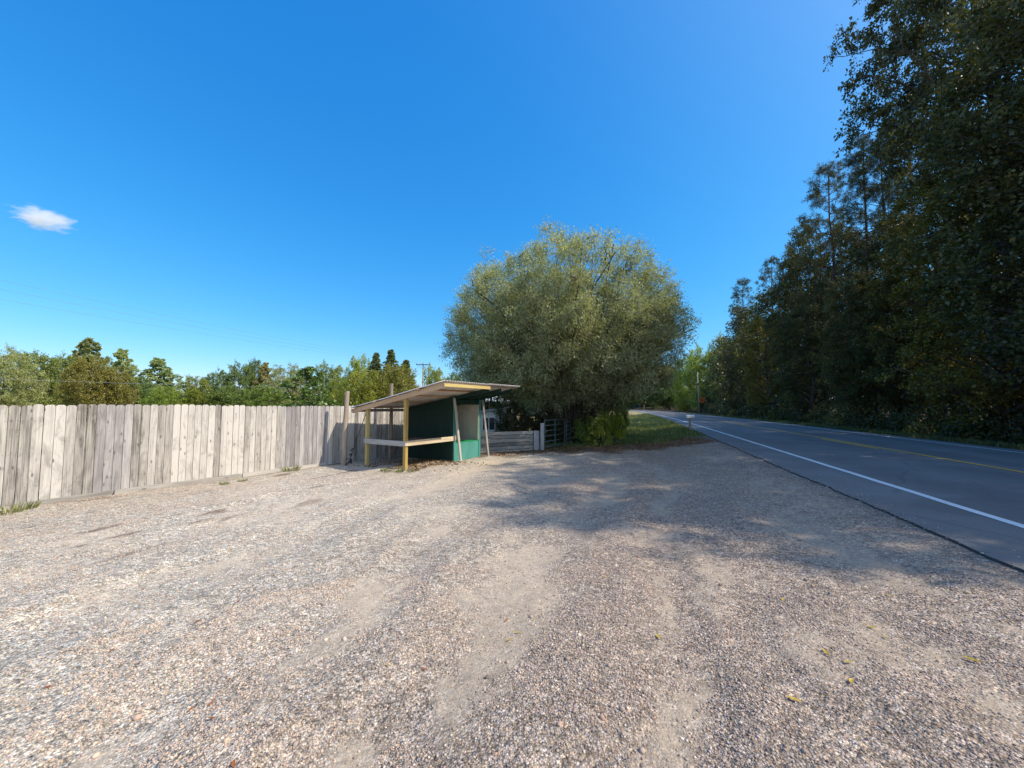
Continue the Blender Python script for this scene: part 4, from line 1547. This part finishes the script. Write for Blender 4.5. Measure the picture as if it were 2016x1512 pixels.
# corrugated sheets, overlapping
ny, nx = 3.86, 4
for a, b, lift in ((-0.14, 1.95, 0.0), (1.90, 3.74, 0.013)):
    ys = np.arange(a, b, 0.0095)
    xs = np.linspace(-2.46, 1.61, 9)
    XX, YY = np.meshgrid(xs, ys, indexing='ij')
    ZZ = zr(XX) + 0.062 + lift + 0.016 * np.sin(YY * 2 * math.pi / 0.105) + 0.006 * np.sin(XX * 1.7 + YY)
    me = np_mesh('roof_sheet', np.stack([XX, YY, ZZ], -1).reshape(-1, 3), strip_faces(len(xs), len(ys)), M['tin'], smooth=True)
    o = link('roof_sheet', me, stand)
    sm = o.modifiers.new('thickness', 'SOLIDIFY')
    sm.thickness = 0.003
# booth
YB0, YB1, XB = 2.04, 3.51, -2.25


def wall_poly(x0, x1, y, thick, zlo, topoff):
    return MB().poly([(x0, y, sgz(x0, y) + zlo), (x1, y, sgz(x1, y) + zlo), (x1, y, zr(x1) - topoff), (x0, y, zr(x0) - topoff)], thick, (0, 1, 0))


wall_poly(XB, -0.002, YB0, 0.02, -0.03, 0.005).build('side_wall', M['dark_green'], stand)
wall_poly(XB, -0.002, YB1 - 0.02, 0.02, -0.03, 0.005).build('side_wall', M['dark_green'], stand)
MB().poly([(XB - 0.02, YB0, sgz(XB, YB0)), (XB - 0.02, YB1, sgz(XB, YB1)), (XB - 0.02, YB1, zr(XB) - 0.02), (XB - 0.02, YB0, zr(XB) - 0.02)], 0.02, (1, 0, 0)).build('back_wall', M['dark_green'], stand)
# battens on the shaded side wall
m = MB()
for zz in (0.95, 1.02):
    m.beam((-2.2, YB0 - 0.006, zz), (-0.1, YB0 - 0.006, zz + 0.01), 0.012, 0.02)
m.build('batten', M['dark_green'], stand)
SILL = 0.56
MB().poly([(0.0, YB0 + 0.03, sgz(0, YB0) - 0.05), (0.0, YB1 - 0.04, sgz(0, YB1) - 0.05), (0.0, YB1 - 0.04, SILL), (0.0, YB0 + 0.03, SILL)], 0.02, (1, 0, 0)).build('front_panel', M['green'], stand)
for y, w in ((YB0 + 0.035, 0.11), (YB1 - 0.045, 0.10)):
    MB().beam((0.032, y, sgz(0.03, y) - 0.1), (0.032, y, zr(0) - 0.02), w, 0.02, (1, 0, 0)).build('corner_trim', M['green'], stand, bevel=0.003)
MB().beam((0.034, YB0 + 0.092, 1.94), (0.034, YB1 - 0.097, 1.94), 0.02, 0.16).build('header_beam', M['dark_green'], stand, bevel=0.003)
MB().beam((0.0, YB1 - 0.115, SILL + 0.03), (0.0, YB1 - 0.115, 1.85), 0.03, 0.035, (1, 0, 0)).build('window_trim', M['ply'], stand, bevel=0.002)
MB().poly([(-0.42, YB0 + 0.03, SILL + 0.004), (0.0, YB0 + 0.03, SILL + 0.004), (0.0, YB1 - 0.06, SILL + 0.004), (-0.42, YB1 - 0.06, SILL + 0.004)], 0.022, (0, 0, 1)).build('counter', M['sill_green'], stand)
# plywood lining, with a cupboard
m = MB()
x_in = -1.05
for k, (ya, yb) in enumerate(((YB0 + 0.03, 2.36), (2.363, 2.75), (2.753, 3.12), (3.123, YB1 - 0.03))):
    m.poly([(x_in, ya, 0.05), (x_in, yb, 0.05), (x_in, yb, 1.93), (x_in, ya, 1.93)], 0.015, (1, 0, 0))
m.build('lining', M['ply'], stand)
MB().poly([(x_in, YB1 - 0.026, 0.05), (-0.03, YB1 - 0.026, 0.05), (-0.03, YB1 - 0.026, 2.06), (x_in, YB1 - 0.026, 1.92)], -0.012, (0, 1, 0)).build('lining', M['ply'], stand)
cb = MB().poly([(x_in + 0.02, 2.72, 0.50), (x_in + 0.02, 3.30, 0.50), (x_in + 0.02, 3.30, 1.60), (x_in + 0.02, 2.72, 1.60)], 0.16, (1, 0, 0)).build('cupboard', M['ply'], stand, bevel=0.004)
m = MB()
m.beam((x_in + 0.187, 3.01, 0.52), (x_in + 0.187, 3.01, 1.57), 0.05, 0.014, (1, 0, 0))
m.build('cupboard_trim', M['pale_lumber'], cb)
MB().beam((x_in + 0.06, 2.10, 1.38), (x_in + 0.06, 2.70, 1.38), 0.10, 0.025).build('shelf', M['ply'], stand)
# counter of the open bay
MB().beam((-1.80, -0.068, 0.725), (0.045, -0.068, 0.725), 0.035, 0.15).build('counter_rail', M['grey_wood'], stand, bevel=0.003)
MB().beam((0.070, -0.085, 0.735), (0.070, 2.10, 0.735), 0.036, 0.15).build('counter_rail', M['pale_lumber'], stand, bevel=0.003)
m = MB()
for k in range(9):
    x0 = -1.72 + k * 0.192
    m.beam((x0 + 0.09, -0.045, 0.70), (x0 + 0.09, 2.03, 0.70), 0.186, 0.022)
m.build('counter_top', M['shadow_dark_wood'], stand)
# props under the overhang
for (x0, y0, x1, y1, z1) in ((0.29, 2.13, 0.105, 1.98, zr(0.1) - 0.09), (0.30, 3.65, 0.10, 3.54, zr(0.1) - 0.13)):
    MB().beam((x0, y0, sgz(x0, y0) - 0.06), (x1, y1, z1), 0.085, 0.04, (1, 0, 0)).build('prop', M['grey_wood'], stand, bevel=0.003)
# short cross piece on the fence side of the prop
MB().beam((0.055, 2.30, 0.60), (0.055, 2.30, 0.74), 0.05, 0.03, (1, 0, 0)).build('bracket', M['grey_wood'], stand)

# ------------------------------------------------------------------ poles by the stand
y1 = 12.02
x1 = at(676, y1, 915)
yt = 12.05
MB_ = MB().tube([(x1, y1, gz(x1, y1) - 0.3), ((x1 + at(684, yt, 770)) / 2, y1, 1.0), (at(684, yt, 770), yt, hz(770, yt))], [0.082, 0.075, 0.064], 12)
tag(MB_.build('round_pole', M['pole_wood'], None), 'leaning round wooden pole left of the stand roof', 'pole')
y2 = 13.75
x2 = at(768, y2, 902)
tag(MB().tube([(x2, y2, gz(x2, y2) - 0.3), (at(770, y2, 830), y2, 1.3), (at(771, y2, 755), y2, hz(755, y2))], [0.07, 0.066, 0.058], 12).build('round_pole', M['pole_wood'], None),
    'upright round pole rising through the back of the stand roof', 'pole')
# dark rod with torn plastic leaning on the stand's rear post
ya, yb = 11.85, 11.95
p0 = Vector((at(684, ya, 917), ya, hz(917, ya)))
p1 = Vector((at(721, yb, 812), yb, hz(812, yb)))
rod = thing('leaning_rod', 'thin dark rod with torn black plastic leaning against the rear yellow post', 'rod', p0)
MB().tube([Vector((0, 0, -0.02)), p1 - p0], 0.012, 6).build('shaft', M['darkmetal'], rod)
m = MB()
dv = p1 - p0
for k in range(9):
    b = dv * random.uniform(0.08, 0.36)
    q = Vector((random.uniform(-0.10, 0.08), random.uniform(-0.06, 0.06), random.uniform(-0.16, 0.02)))
    m.poly([b, b + q + Vector((0.03, 0, 0.03)), b + q * 1.3, b + q * 0.8 - Vector((0.05, 0, 0.0))], 0.004, (0, 1, 0.2))
m.build('plastic_strip', M['black'], rod)

# ------------------------------------------------------------------ low plank wall, gate posts, gates, shed
la, lb = (at(941, 15.1), 15.1), (at(1049, 16.25), 16.25)
wall = thing('plank_wall', 'low wall of horizontal bleached planks between the stand and the gate', 'wall', (la[0], la[1], gz(*la)), math.atan2(lb[1] - la[1], lb[0] - la[0]))
Lw = math.hypot(lb[0] - la[0], lb[1] - la[1])
m = MB()
for k in range(6):
    m.beam((-0.25, random.uniform(-.006, .006), 0.055 + k * 0.148 - 0.03), (Lw, random.uniform(-.006, .006), 0.055 + k * 0.148 - 0.045), 0.03, 0.128)
m.build('plank', M['plank'], wall, bevel=0.003)
for x in (0.05, Lw * 0.52, Lw - 0.06):
    MB().beam((x, 0.07, -0.3), (x, 0.07, 0.82), 0.09, 0.09, (1, 0, 0)).build('post', M['grey_wood'], wall)
yp = 16.35
xp = at(1056, yp)
tag(MB().beam((xp, yp, gz(xp, yp) - 0.2), (xp, yp, hz(848, yp)), 0.24, 0.05, (0, 1, 0)).build('wide_post', M['fence_grey'], None, bevel=0.004),
    'wide flat board standing upright at the end of the low plank wall', 'post')
yq = 16.2
xq = at(1067.5, yq)
tag(MB().beam((xq, yq, gz(xq, yq) - 0.3), (xq, yq, hz(833, yq)), 0.14, 0.13, (0.3, 1, 0)).build('gate_post', M['fence_grey'], None, bevel=0.006),
    'square grey post carrying the metal gate', 'post')


def gate(pa, pb_, label, H=1.12, lift=0.12):
    ax, ay = pa
    L = math.hypot(pb_[0] - ax, pb_[1] - ay)
    g_ = thing('metal_gate', label, 'gate', (ax, ay, gz(ax, ay)), math.atan2(pb_[1] - ay, pb_[0] - ax))
    MB().tube([(0.03, 0, lift), (0.03, 0, H + lift), (L, 0, H + lift), (L, 0, lift), (0.03, 0, lift)], 0.022, 8).build('gate_frame', M['gate'], g_, smooth=True)
    for k in range(1, 5):
        z = lift + H * k / 5.0
        MB().tube([(0.03, 0, z), (L, 0, z)], 0.02, 8).build('gate_bar', M['gate'], g_, smooth=True)
    MB().beam((L * 0.48, -0.026, lift), (L * 0.48, -0.026, H + lift), 0.05, 0.012, (0, 1, 0)).build('upright', M['gate_teal'], g_)
    return g_


ga_, gb_ = (at(1071.5, 16.25), 16.25), (at(1111, 18.0), 18.0)
gate(ga_, gb_, 'open tubular metal gate hung on the square grey post')
gate((at(1114, 18.15), 18.15), (at(1129, 19.6), 19.6), 'second tubular gate in the shade behind the first one', 1.0)

# small white shed half hidden behind the plank wall
sy = 19.6
sxx = at(966, sy)
shed = thing('garden_shed', 'little white weathered shed half hidden by dark shrubs behind the plank wall', 'shed', (sxx, sy, gz(sxx, sy)), R(12))
m = MB()
for k in range(9):
    m.beam((-0.72 + k * 0.18, 0, -0.05), (-0.72 + k * 0.18, 0, 1.55 + 0.03 * k), 0.17, 0.03, (0, 1, 0))
m.build('wall', M['white'], shed)
MB().beam((-0.815, 0.85, -0.05), (-0.815, 0.85, 1.5), 1.66, 0.03, (1, 0, 0)).build('wall', M['white'], shed)
MB().beam((0.815, 0.85, -0.05), (0.815, 0.85, 1.75), 1.66, 0.03, (1, 0, 0)).build('wall', M['white'], shed)
MB().poly([(-0.95, -0.2, 1.53), (0.95, -0.2, 1.86), (0.95, 1.85, 1.86), (-0.95, 1.85, 1.53)], 0.05, (-0.17, 0, 1)).build('roof', M['grey_wood'], shed)
wf = MB()
for a, b in (((-0.42, -0.03, 0.75), (-0.42, -0.03, 1.35)), ((0.22, -0.03, 0.75), (0.22, -0.03, 1.35)), ((-0.44, -0.032, 0.72), (0.24, -0.032, 0.72)), ((-0.44, -0.032, 1.38), (0.24, -0.032, 1.38)), ((-0.1, -0.031, 0.75), (-0.1, -0.031, 1.35))):
    wf.beam(a, b, 0.05, 0.03, (0, 1, 0))
win = wf.build('window', M['white'], shed)
MB().poly([(-0.40, -0.021, 0.74), (0.20, -0.021, 0.74), (0.20, -0.021, 1.36), (-0.40, -0.021, 1.36)], 0.004, (0, 1, 0)).build('pane', M['glass'], win)

# ------------------------------------------------------------------ mailboxes, sign, poles, wires


def mailbox(x, y, ztop, label, rz, L=0.50, mat='white', post='pole_wood'):
    z0 = gz(x, y)
    mb_ = thing('mailbox', label, 'mailbox', (x, y, z0), rz)
    h = ztop - z0
    r = 0.095
    MB().beam((0, 0, -0.2), (0, 0, h - 2 * r - 0.04), 0.10, 0.10, (1, 0, 0)).build('post', M[post], mb_, bevel=0.005)
    MB().beam((-L * 0.45, 0, h - 2 * r - 0.025), (L * 0.45, 0, h - 2 * r - 0.025), 0.16, 0.03).build('shelf', M[post], mb_)
    prof = [(-r, 0), (r, 0)] + [(r * math.cos(a), r * 0.95 + r * math.sin(a)) for a in np.linspace(0, math.pi, 9)]
    o = [(-L / 2, p, h - 2 * r - 0.008 + q) for p, q in prof]
    MB().poly(o, L, (1, 0, 0)).build('box', M[mat], mb_)
    o = [(-L / 2 - 0.012, p * 1.04, h - 2 * r - 0.008 + q * 1.02) for p, q in prof]
    MB().poly(o, 0.011, (1, 0, 0)).build('door', M[mat], mb_)
    return mb_


ym = 23.6
xm = at(1357.5, ym)
mailbox(xm, ym, hz(816.5, ym), 'white mailbox on a wooden post at the near edge of the road', R(8), 0.50)
yf = 88.0
xf = at(1358, yf)
mailbox(xf, yf, hz(802, yf), 'small dark mailbox across the road near the far bend', R(60), 0.55, 'darkmetal', 'rust_brown')

yu = 108.0
xu = at(1376.5, yu)
up = thing('utility_pole', 'pale utility pole beside the orange sign at the end of the road', 'utility pole', (xu, yu, gz(xu, yu)))
MB().tube([(0, 0, -0.5), (-0.25, 0, hz(732, yu) - gz(xu, yu))], [0.17, 0.12], 10).build('shaft', M['grey_wood'], up, smooth=True)
MB().tube([(-0.40, -0.1, 7.6), (-0.40, -0.1, 8.5)], 0.26, 12).build('transformer', M['gate'], up, smooth=True)

ysg = 104.0
xsg = at(1382.5, ysg)
sg = thing('road_sign', 'orange diamond warning sign on a thin post beyond the road', 'sign', (xsg, ysg, gz(xsg, ysg)), R(-10))
zs = hz(788, ysg) - gz(xsg, ysg)
MB().beam((0, 0.03, -0.2), (0, 0.03, zs + 0.3), 0.07, 0.04, (0, 1, 0)).build('post', M['darkmetal'], sg)
MB().poly([(0, 0, zs - 0.86), (0.86, 0, zs), (0, 0, zs + 0.86), (-0.86, 0, zs)], -0.01, (0, 1, 0)).build('sign_face', M['orange'], sg)
m = MB()
m.beam((-0.08, -0.014, zs - 0.38), (-0.08, -0.014, zs + 0.2), 0.13, 0.004, (0, 1, 0))
m.poly([(-0.26, -0.014, zs + 0.12), (-0.08, -0.014, zs + 0.42), (0.10, -0.014, zs + 0.12)], -0.004, (0, 1, 0))
m.poly([(0.12, -0.014, zs - 0.30), (0.30, -0.014, zs - 0.30), (0.30, -0.014, zs + 0.18), (0.12, -0.014, zs + 0.18)], -0.004, (0, 1, 0))
m.build('sign_symbol', M['black'], sg)
ysp = 97.0
xsp = at(1391, ysp)
tag(MB().tube([(xsp, ysp, gz(xsp, ysp) - 0.3), (at(1389.5, ysp), ysp, hz(783, ysp))], [0.10, 0.08], 8).build('dark_post', M['darkmetal'], None),
    'dark bare post just right of the orange sign', 'post')
ymk = 150.0
xmk = at(1268, ymk)
tag(MB().beam((xmk, ymk, gz(xmk, ymk) - 0.1), (xmk, ymk, hz(796.5, ymk)), 0.22, 0.05, (0, 1, 0)).build('marker_post', M['yellow_wood'], None),
    'small pale yellow marker at the far bend of the road', 'marker')
yl = 41.0
xl = at(1258, yl)
tag(MB().poly([(xl - 0.16, yl, gz(xl, yl) + 0.10), (xl + 0.17, yl + 0.05, gz(xl, yl) + 0.08), (xl + 0.13, yl + 0.3, gz(xl, yl) + 0.16), (xl - 0.1, yl + 0.26, gz(xl, yl) + 0.13)], 0.01, (0, 0.3, 1)).build('paper_scrap', M['white'], None),
    'scrap of white paper lying on the grass bank', 'litter')

# power pole beyond the fence and its wires
yw = 67.0
xw = at(832, yw)
pp = thing('power_pole', 'distant power pole with a cross-arm showing between the bushes and the willow', 'power pole', (xw, yw, gz(xw, yw)))
zt = hz(715, yw) - gz(xw, yw)
MB().tube([(0, 0, -0.5), (0, 0, zt)], [0.17, 0.11], 10).build('shaft', M['grey_wood'], pp, smooth=True)
MB().beam((-1.2, -0.14, zt - 0.28), (1.2, -0.14, zt - 0.28), 0.10, 0.13).build('cross_arm', M['darkmetal'], pp)
for s_ in (-1, 1):
    MB().beam((s_ * 0.62, -0.14, zt - 0.35), (0, -0.13, zt - 1.1), 0.03, 0.05, (0, 1, 0)).build('brace', M['darkmetal'], pp)
for x in (-1.1, 0.0, 1.1):
    MB().tube([(x, -0.14, zt - 0.22), (x, -0.14, zt - 0.02 + (0.12 if x == 0 else 0))], [0.045, 0.03], 8).build('insulator', M['darkmetal'], pp)


def wire(name, label, A_, B_, sag, rad):
    A_, B_ = Vector(A_), Vector(B_)
    pts = []
    for k in range(25):
        t_ = k / 24
        p = A_.lerp(B_, t_)
        p.z -= sag * 4 * t_ * (1 - t_)
        pts.append(p)
    return tag(MB().tube(pts, rad, 5).build(name, M['wire'], None), label, 'wire')


ye = 21.0
for k, (dx, py, lab) in enumerate(((-1.1, 603, 'lowest of the three thin power lines in the sky at left'),
                                   (0.0, 578, 'middle of the three thin power lines in the sky at left'),
                                   (1.1, 556, 'highest of the three thin power lines in the sky at left'))):
    wire('power_line', lab, (xw + dx, yw - 0.14, gz(xw, yw) + zt + 0.0), (at(-190, ye), ye + dx * 1.2, hz(py - 42, ye)), 0.5, 0.0065)
wire('cable', 'pale low cable crossing in front of the trees beyond the fence', (at(620, 60), 60, hz(762, 60)), (at(-60, 27), 27, hz(744, 27)), 0.15, 0.012)
# weathered pole stump and cable among the trees at the right
yr = 18.6
xr = at(1963, yr)
rp = thing('utility_pole', 'grey utility pole standing among the leaves at the right edge', 'utility pole', (xr, yr, gz(xr, yr)))
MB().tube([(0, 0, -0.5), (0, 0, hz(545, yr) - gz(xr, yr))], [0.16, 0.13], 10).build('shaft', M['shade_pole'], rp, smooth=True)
za = hz(575, yr)
wire('cable', 'cable slung along the dark trees on the far side of the road', (xr, yr - 0.2, za), (xu - 0.2, yu, hz(745, yu)), 0.9, 0.013)
wire('cable', 'cable leaving the picture at the right edge from the grey pole', (xr, yr - 0.2, za), (xr + 9.0, yr - 10, za + 0.3), 0.3, 0.013)

# ------------------------------------------------------------------ grass, weeds, fallen leaves


def blades(X, Y, h, w, rg, lean=0.5):
    n = len(X)
    Z = ground_z(X, Y) - 0.01
    B = np.stack([X, Y, Z], -1)
    a = rg.uniform(0, 6.283, n)
    ln = rg.uniform(0, lean, n)
    D = np.stack([np.cos(a) * ln, np.sin(a) * ln, np.ones(n)], -1)
    return leaves_geo(B, D, h, w, rg, 0.1)


M['grass'] = leaf_mat('grass_blades', (0.085, 0.10, 0.03), (0.23, 0.255, 0.08), 0.4, (0.50, 0.42, 0.20), False)
M['dry_leaf'] = leaf_mat('dead_leaves', (0.10, 0.055, 0.025), (0.24, 0.14, 0.065), 0.15, (0.36, 0.20, 0.08), False)
rg = np.random.RandomState(91)
gv, gf, gl, o_ = [], [], [], 0


def add_blades(X, Y, h, w, lv, lean=0.5):
    global o_
    if len(X) == 0: return
    v, f = blades(X, Y, h, w, rg, lean)
    gv.append(v)
    gf.append(f + o_)
    o_ += len(v)
    gl.append(np.repeat(lv, 4))


n = 80000
s = 14 + 62 * rg.uniform(0, 1, n) ** 1.4
u = rg.uniform(-7, 3.25, n)
X, Y = xy(u, s)
ok = ~lot_mask(X, Y) & (rg.uniform(0, 1, n) < 0.35 + 0.65 * fbm(X, Y, 121, 3)) & (Y > 17)
strip = sstep(17.0, 18.6, Y - np.clip(u, -6, 3) * 0.45 + (fbm(X * 1.5, Y * 1.5, 95, 4) - 0.5) * 2.5)
ok &= rg.uniform(0, 1, n) < strip + 0.06
X, Y, s = X[ok], Y[ok], s[ok]
drys = sstep(30, 44, s)
add_blades(X, Y, rg.uniform(0.06, 0.17, len(X)) * (1 + s / 60), rg.uniform(0.012, 0.022, len(X)) * (1 + s / 25), np.clip(rg.uniform(0, .7, len(X)) + 0.5 * drys * rg.uniform(0, 1, len(X)), 0, 1), 0.8)
n = 60000
s = 4 + 90 * rg.uniform(0, 1, n) ** 1.3
u = rg.uniform(12.65, 15.5, n)
X, Y = xy(u, s)
ok = rg.uniform(0, 1, n) < fbm(X * 0.8, Y * 0.8, 123, 3) + 0.2
X, Y, s = X[ok], Y[ok], s[ok]
add_blades(X, Y, rg.uniform(0.08, 0.24, len(X)), rg.uniform(0.012, 0.022, len(X)) * (1 + s / 25), np.clip(rg.uniform(-0.2, .28, len(X)), 0, 1), 0.9)
tag(link('verge_grass', np_mesh('verge_grass', np.concatenate(gv), np.concatenate(gf), M['grass'], attrs={'lv': ('FLOAT', np.concatenate(gl))})),
    'grass growing on the bank below the willow and along the verges of the road', 'grass', kind='stuff')

# weed tufts at the fence foot and by the stand
WEED = []
for sd_ in (1, 2, 3):
    rgw = np.random.RandomState(200 + sd_)
    nw = 90
    a = rgw.uniform(0, 6.283, nw)
    r = 0.16 * np.sqrt(rgw.uniform(0, 1, nw))
    B = np.stack([r * np.cos(a), r * np.sin(a), 0 * a - 0.01], -1)
    D = np.stack([np.cos(a) * rgw.uniform(0, 1.1, nw), np.sin(a) * rgw.uniform(0, 1.1, nw), np.ones(nw)], -1)
    v, f = leaves_geo(B, D, rgw.uniform(0.05, 0.2, nw), rgw.uniform(0.008, 0.02, nw), rgw, 0.1)
    WEED.append(np_mesh('weed_tuft', v, f, M['grass'], attrs={'lv': ('FLOAT', np.repeat(rgw.uniform(0.1, 1, nw), 4))}))


def weed(px, py, k, label, sc=1.0):
    zg = -0.17
    Y = (EYE - zg) * 757 / (py - 800)
    X = at(px, Y, py)
    o = link('weed_tuft', WEED[k % 3])
    o.location = (X, Y, gz(X, Y))
    o.scale = (sc, sc, sc)
    o.rotation_euler = (0, 0, k * 1.3)
    tag(o, label, 'weed', 'weed tufts on the gravel')


weed(12, 1012, 0, 'green weed tuft at the foot of the fence by the left edge of the picture', 1.0)
weed(40, 1004, 1, 'brown-green weed tuft second from the left at the fence foot', 1.1)
weed(442, 953, 2, 'weed tuft under the middle of the plank fence', 0.55)
weed(478, 947, 0, 'small brownish tuft right of the one under the middle of the fence', 0.55)
weed(572, 925, 1, 'upright dry weed at the fence foot left of the stand', 1.2)
weed(760, 929, 2, 'low weed left of the front yellow post', 0.9)
weed(786, 930, 0, 'low weed at the foot of the front yellow post', 0.9)
weed(812, 931, 1, 'flat weed right of the front yellow post', 0.8)
weed(925, 897, 2, 'small weed under the teal booth panel', 0.6)

# dead leaves drifted under the stand and along the lot edge
n = 5200
k1 = 1500
lx = rg.normal(0.1, 0.75, k1)
ly = rg.uniform(-0.3, 2.0, k1)
P = np.array([tuple((stand_m @ Vector((a, b, 0)))[:2]) for a, b in zip(lx - 0.45, ly)])
X1, Y1 = P[:, 0], P[:, 1]
X2 = rg.uniform(-0.5, 9, n)
Y2 = 15.0 + 0.30 * X2 + rg.uniform(-1.0, 2.6, n)
u2, _ = us(X2, Y2)
ok = u2 < 3.2
X2, Y2 = X2[ok], Y2[ok]
X = np.concatenate([X1, X2])
Y = np.concatenate([Y1, Y2])
Z = ground_z(X, Y) + 0.012
B = np.stack([X, Y, Z], -1)
D = np.stack([rg.normal(size=len(X)), rg.normal(size=len(X)), rg.normal(size=len(X)) * 0.2 + 0.1], -1)
L = rg.uniform(0.04, 0.10, len(X))
v, f = leaves_geo(B, D, L, L * 0.5, rg, 0.2)
tag(link('leaf_litter', np_mesh('leaf_litter', v, f, M['dry_leaf'], attrs={'lv': ('FLOAT', np.repeat(rg.uniform(0.1, 1, len(X)), 4))})),
    'dead brown leaves drifted under the stand and along the far edge of the gravel', 'leaves', kind='stuff')

# single fallen leaves on the gravel in front
M['gold_leaf'] = leaf_mat('golden_fallen_leaf', (0.44, 0.29, 0.03), (0.60, 0.43, 0.05), 0.2, None, False)
M['rust_leaf'] = leaf_mat('rusty_fallen_leaf', (0.28, 0.09, 0.03), (0.40, 0.14, 0.05), 0.2, None, False)


def curled_leaf(seed, mat):
    rgl = np.random.RandomState(seed)
    n = 9
    vs, fs = [], []
    curl = rgl.uniform(0.15, 0.45)
    for i in range(n):
        t_ = i / (n - 1)
        w = 0.30 * math.sin(math.pi * min(1, t_ * 1.02)) ** 0.8 + 0.01
        cx = 0.08 * math.sin(t_ * 3 + seed)
        z = curl * (t_ - 0.5) ** 2 + 0.05
        for sgn, zz in ((-1, 0.10), (0, 0.0), (1, 0.07)):
            vs.append((t_ - 0.5, cx + sgn * w * 0.5, z + zz * w / 0.3))
    for i in range(n - 1):
        for k in range(2):
            q = i * 3 + k
            fs.append((q, q + 1, q + 4, q + 3))
    vs = np.array(vs)
    return np_mesh('fallen_leaf', vs, np.array(fs), mat, smooth=True, attrs={'lv': ('FLOAT', rgl.uniform(0, 1, len(vs)))})


GL = [curled_leaf(k, M['gold_leaf']) for k in range(4)]
RL = [curled_leaf(k + 9, M['rust_leaf']) for k in range(3)]


def fallen(px, py, length, k, rust, label):
    Y = EYE * 757 / (py - 800)
    X = at(px, Y, py)
    for _ in range(2):
        z = gz(X, Y)
        Y = (EYE - z) * 757 / (py - 800)
        X = at(px, Y, py)
    _, mh = lot_fields(np.array([X]), np.array([Y]))
    o = link('fallen_leaf', (RL if rust else GL)[k % (3 if rust else 4)])
    o.location = (X, Y, gz(X, Y) + float(mh[0]) + 0.006)
    o.scale = (length * 0.85,) * 3
    o.rotation_euler = (random.uniform(-.25, .25), random.uniform(-.2, .2), random.uniform(0, 6.28))
    tag(o, label, 'leaf', 'fallen leaves on the gravel')


for a in (
        (1294, 1235, 0.075, 0, 0, 'golden leaf lying alone right of the middle of the gravel'),
        (1563, 1360, 0.080, 1, 0, 'long yellow leaf nearest the bottom on the right gravel'),
        (1627, 1277, 0.075, 2, 0, 'bright yellow leaf, upper of the three in a loose row at right'),
        (1668, 1295, 0.065, 3, 0, 'yellow leaf, middle of the three in a loose row at right'),
        (1676, 1328, 0.070, 0, 0, 'yellow leaf, lowest of the three in a loose row at right'),
        (1717, 1222, 0.075, 1, 0, 'thin yellow leaf, left of a pair right of centre'),
        (1741, 1239, 0.055, 2, 0, 'small yellow leaf, right of a pair right of centre'),
        (1914, 1277, 0.100, 3, 0, 'pale yellow leaf nearest the right edge of the picture'),
        (1752, 1164, 0.070, 1, 0, 'pale yellow leaf farthest off near the shade of the road edge'),
        (1541, 1172, 0.060, 2, 0, 'yellow leaf above the pair right of centre'),
        (1190, 1131, 0.060, 0, 0, 'small yellow leaf far off in the middle of the lot'),
        (1018, 1224, 0.055, 1, 0, 'small yellow leaf beside the sandy rut in the middle'),
        (1002, 1238, 0.060, 3, 0, 'orange-yellow leaf just left of the one beside the sandy rut'),
        (997, 1200, 0.060, 0, 1, 'reddish leaf on the sand above the orange-yellow one'),
        (763, 1297, 0.050, 2, 0, 'yellow leaf on the gravel left of centre'),
        (836, 1293, 0.045, 1, 1, 'rusty leaf just right of the left-of-centre yellow leaf'),
        (377, 1364, 0.060, 0, 1, 'rusty leaf low down on the left gravel'),
        (420, 1356, 0.065, 1, 1, 'brown-red leaf right of the low rusty one on the left'),
        (417, 1390, 0.060, 2, 1, 'brown-red leaf below the other two on the left'),
        (462, 1486, 0.060, 0, 1, 'rusty leaf nearest the bottom edge of the picture on the left'),
        (95, 1333, 0.060, 1, 1, 'rusty leaf nearest the left edge of the picture'),
        (470, 1172, 0.060, 2, 1, 'small brown leaf on the pale gravel left of the middle'),
        (392, 1210, 0.075, 0, 1, 'thin curled brown leaf on the pale gravel at left'),
        (284, 1143, 0.060, 1, 1, 'reddish leaf far off on the pale gravel at left'),
        (222, 1263, 0.060, 2, 1, 'brown leaf on the sandy strip at left')):
    fallen(*a)

# ------------------------------------------------------------------ the little cloud
yc = 900.0
xc = at(84, yc, 430)
zc = hz(430, yc)
t = NT('cloud_vapour')
oc = t.n('TexCoord').outputs['Object']
ln = t.n('VectorMath', operation='LENGTH')
t.l(oc, ln.inputs[0])
nz = t.noise(oc, 2.1, 6, 0.66, 0.5)
sh = t.math('SUBTRACT', 1.0, ln.outputs['Value'])
sh = t.math('ADD', sh, t.math('MULTIPLY', t.math('SUBTRACT', nz.outputs[0], 0.60), 2.6))
dn = t.math('MULTIPLY', t.math('MAXIMUM', sh, 0.0), 0.085)
pv_ = t.t.nodes.new('ShaderNodeVolumePrincipled')
pv_.inputs['Color'].default_value = (1, 1, 1, 1)
pv_.inputs['Anisotropy'].default_value = 0.2
pv_.inputs['Emission Color'].default_value = (0.75, 0.85, 1.0, 1)
t.l(dn, pv_.inputs['Density'])
t.l(pv_.outputs[0], t.out.inputs['Volume'])
M['cloud'] = t.m
cb_ = MB()
th_n, ph_n = 20, 12
vs, fs = [], []
for i in range(ph_n + 1):
    for j in range(th_n):
        ph, th = math.pi * i / ph_n, 2 * math.pi * j / th_n
        vs.append((math.sin(ph) * math.cos(th), math.sin(ph) * math.sin(th), math.cos(ph)))
for i in range(ph_n):
    for j in range(th_n):
        fs.append((i * th_n + j, (i + 1) * th_n + j, (i + 1) * th_n + (j + 1) % th_n, i * th_n + (j + 1) % th_n))
cl = link('cloud', np_mesh('cloud', vs, np.array(fs), M['cloud']))
cl.location = (xc, yc, zc)
cl.scale = (80, 50, 31)
cl.rotation_euler = (0, R(9), 0)
tag(cl, 'single small white cloud in the clear blue sky at left', 'cloud')
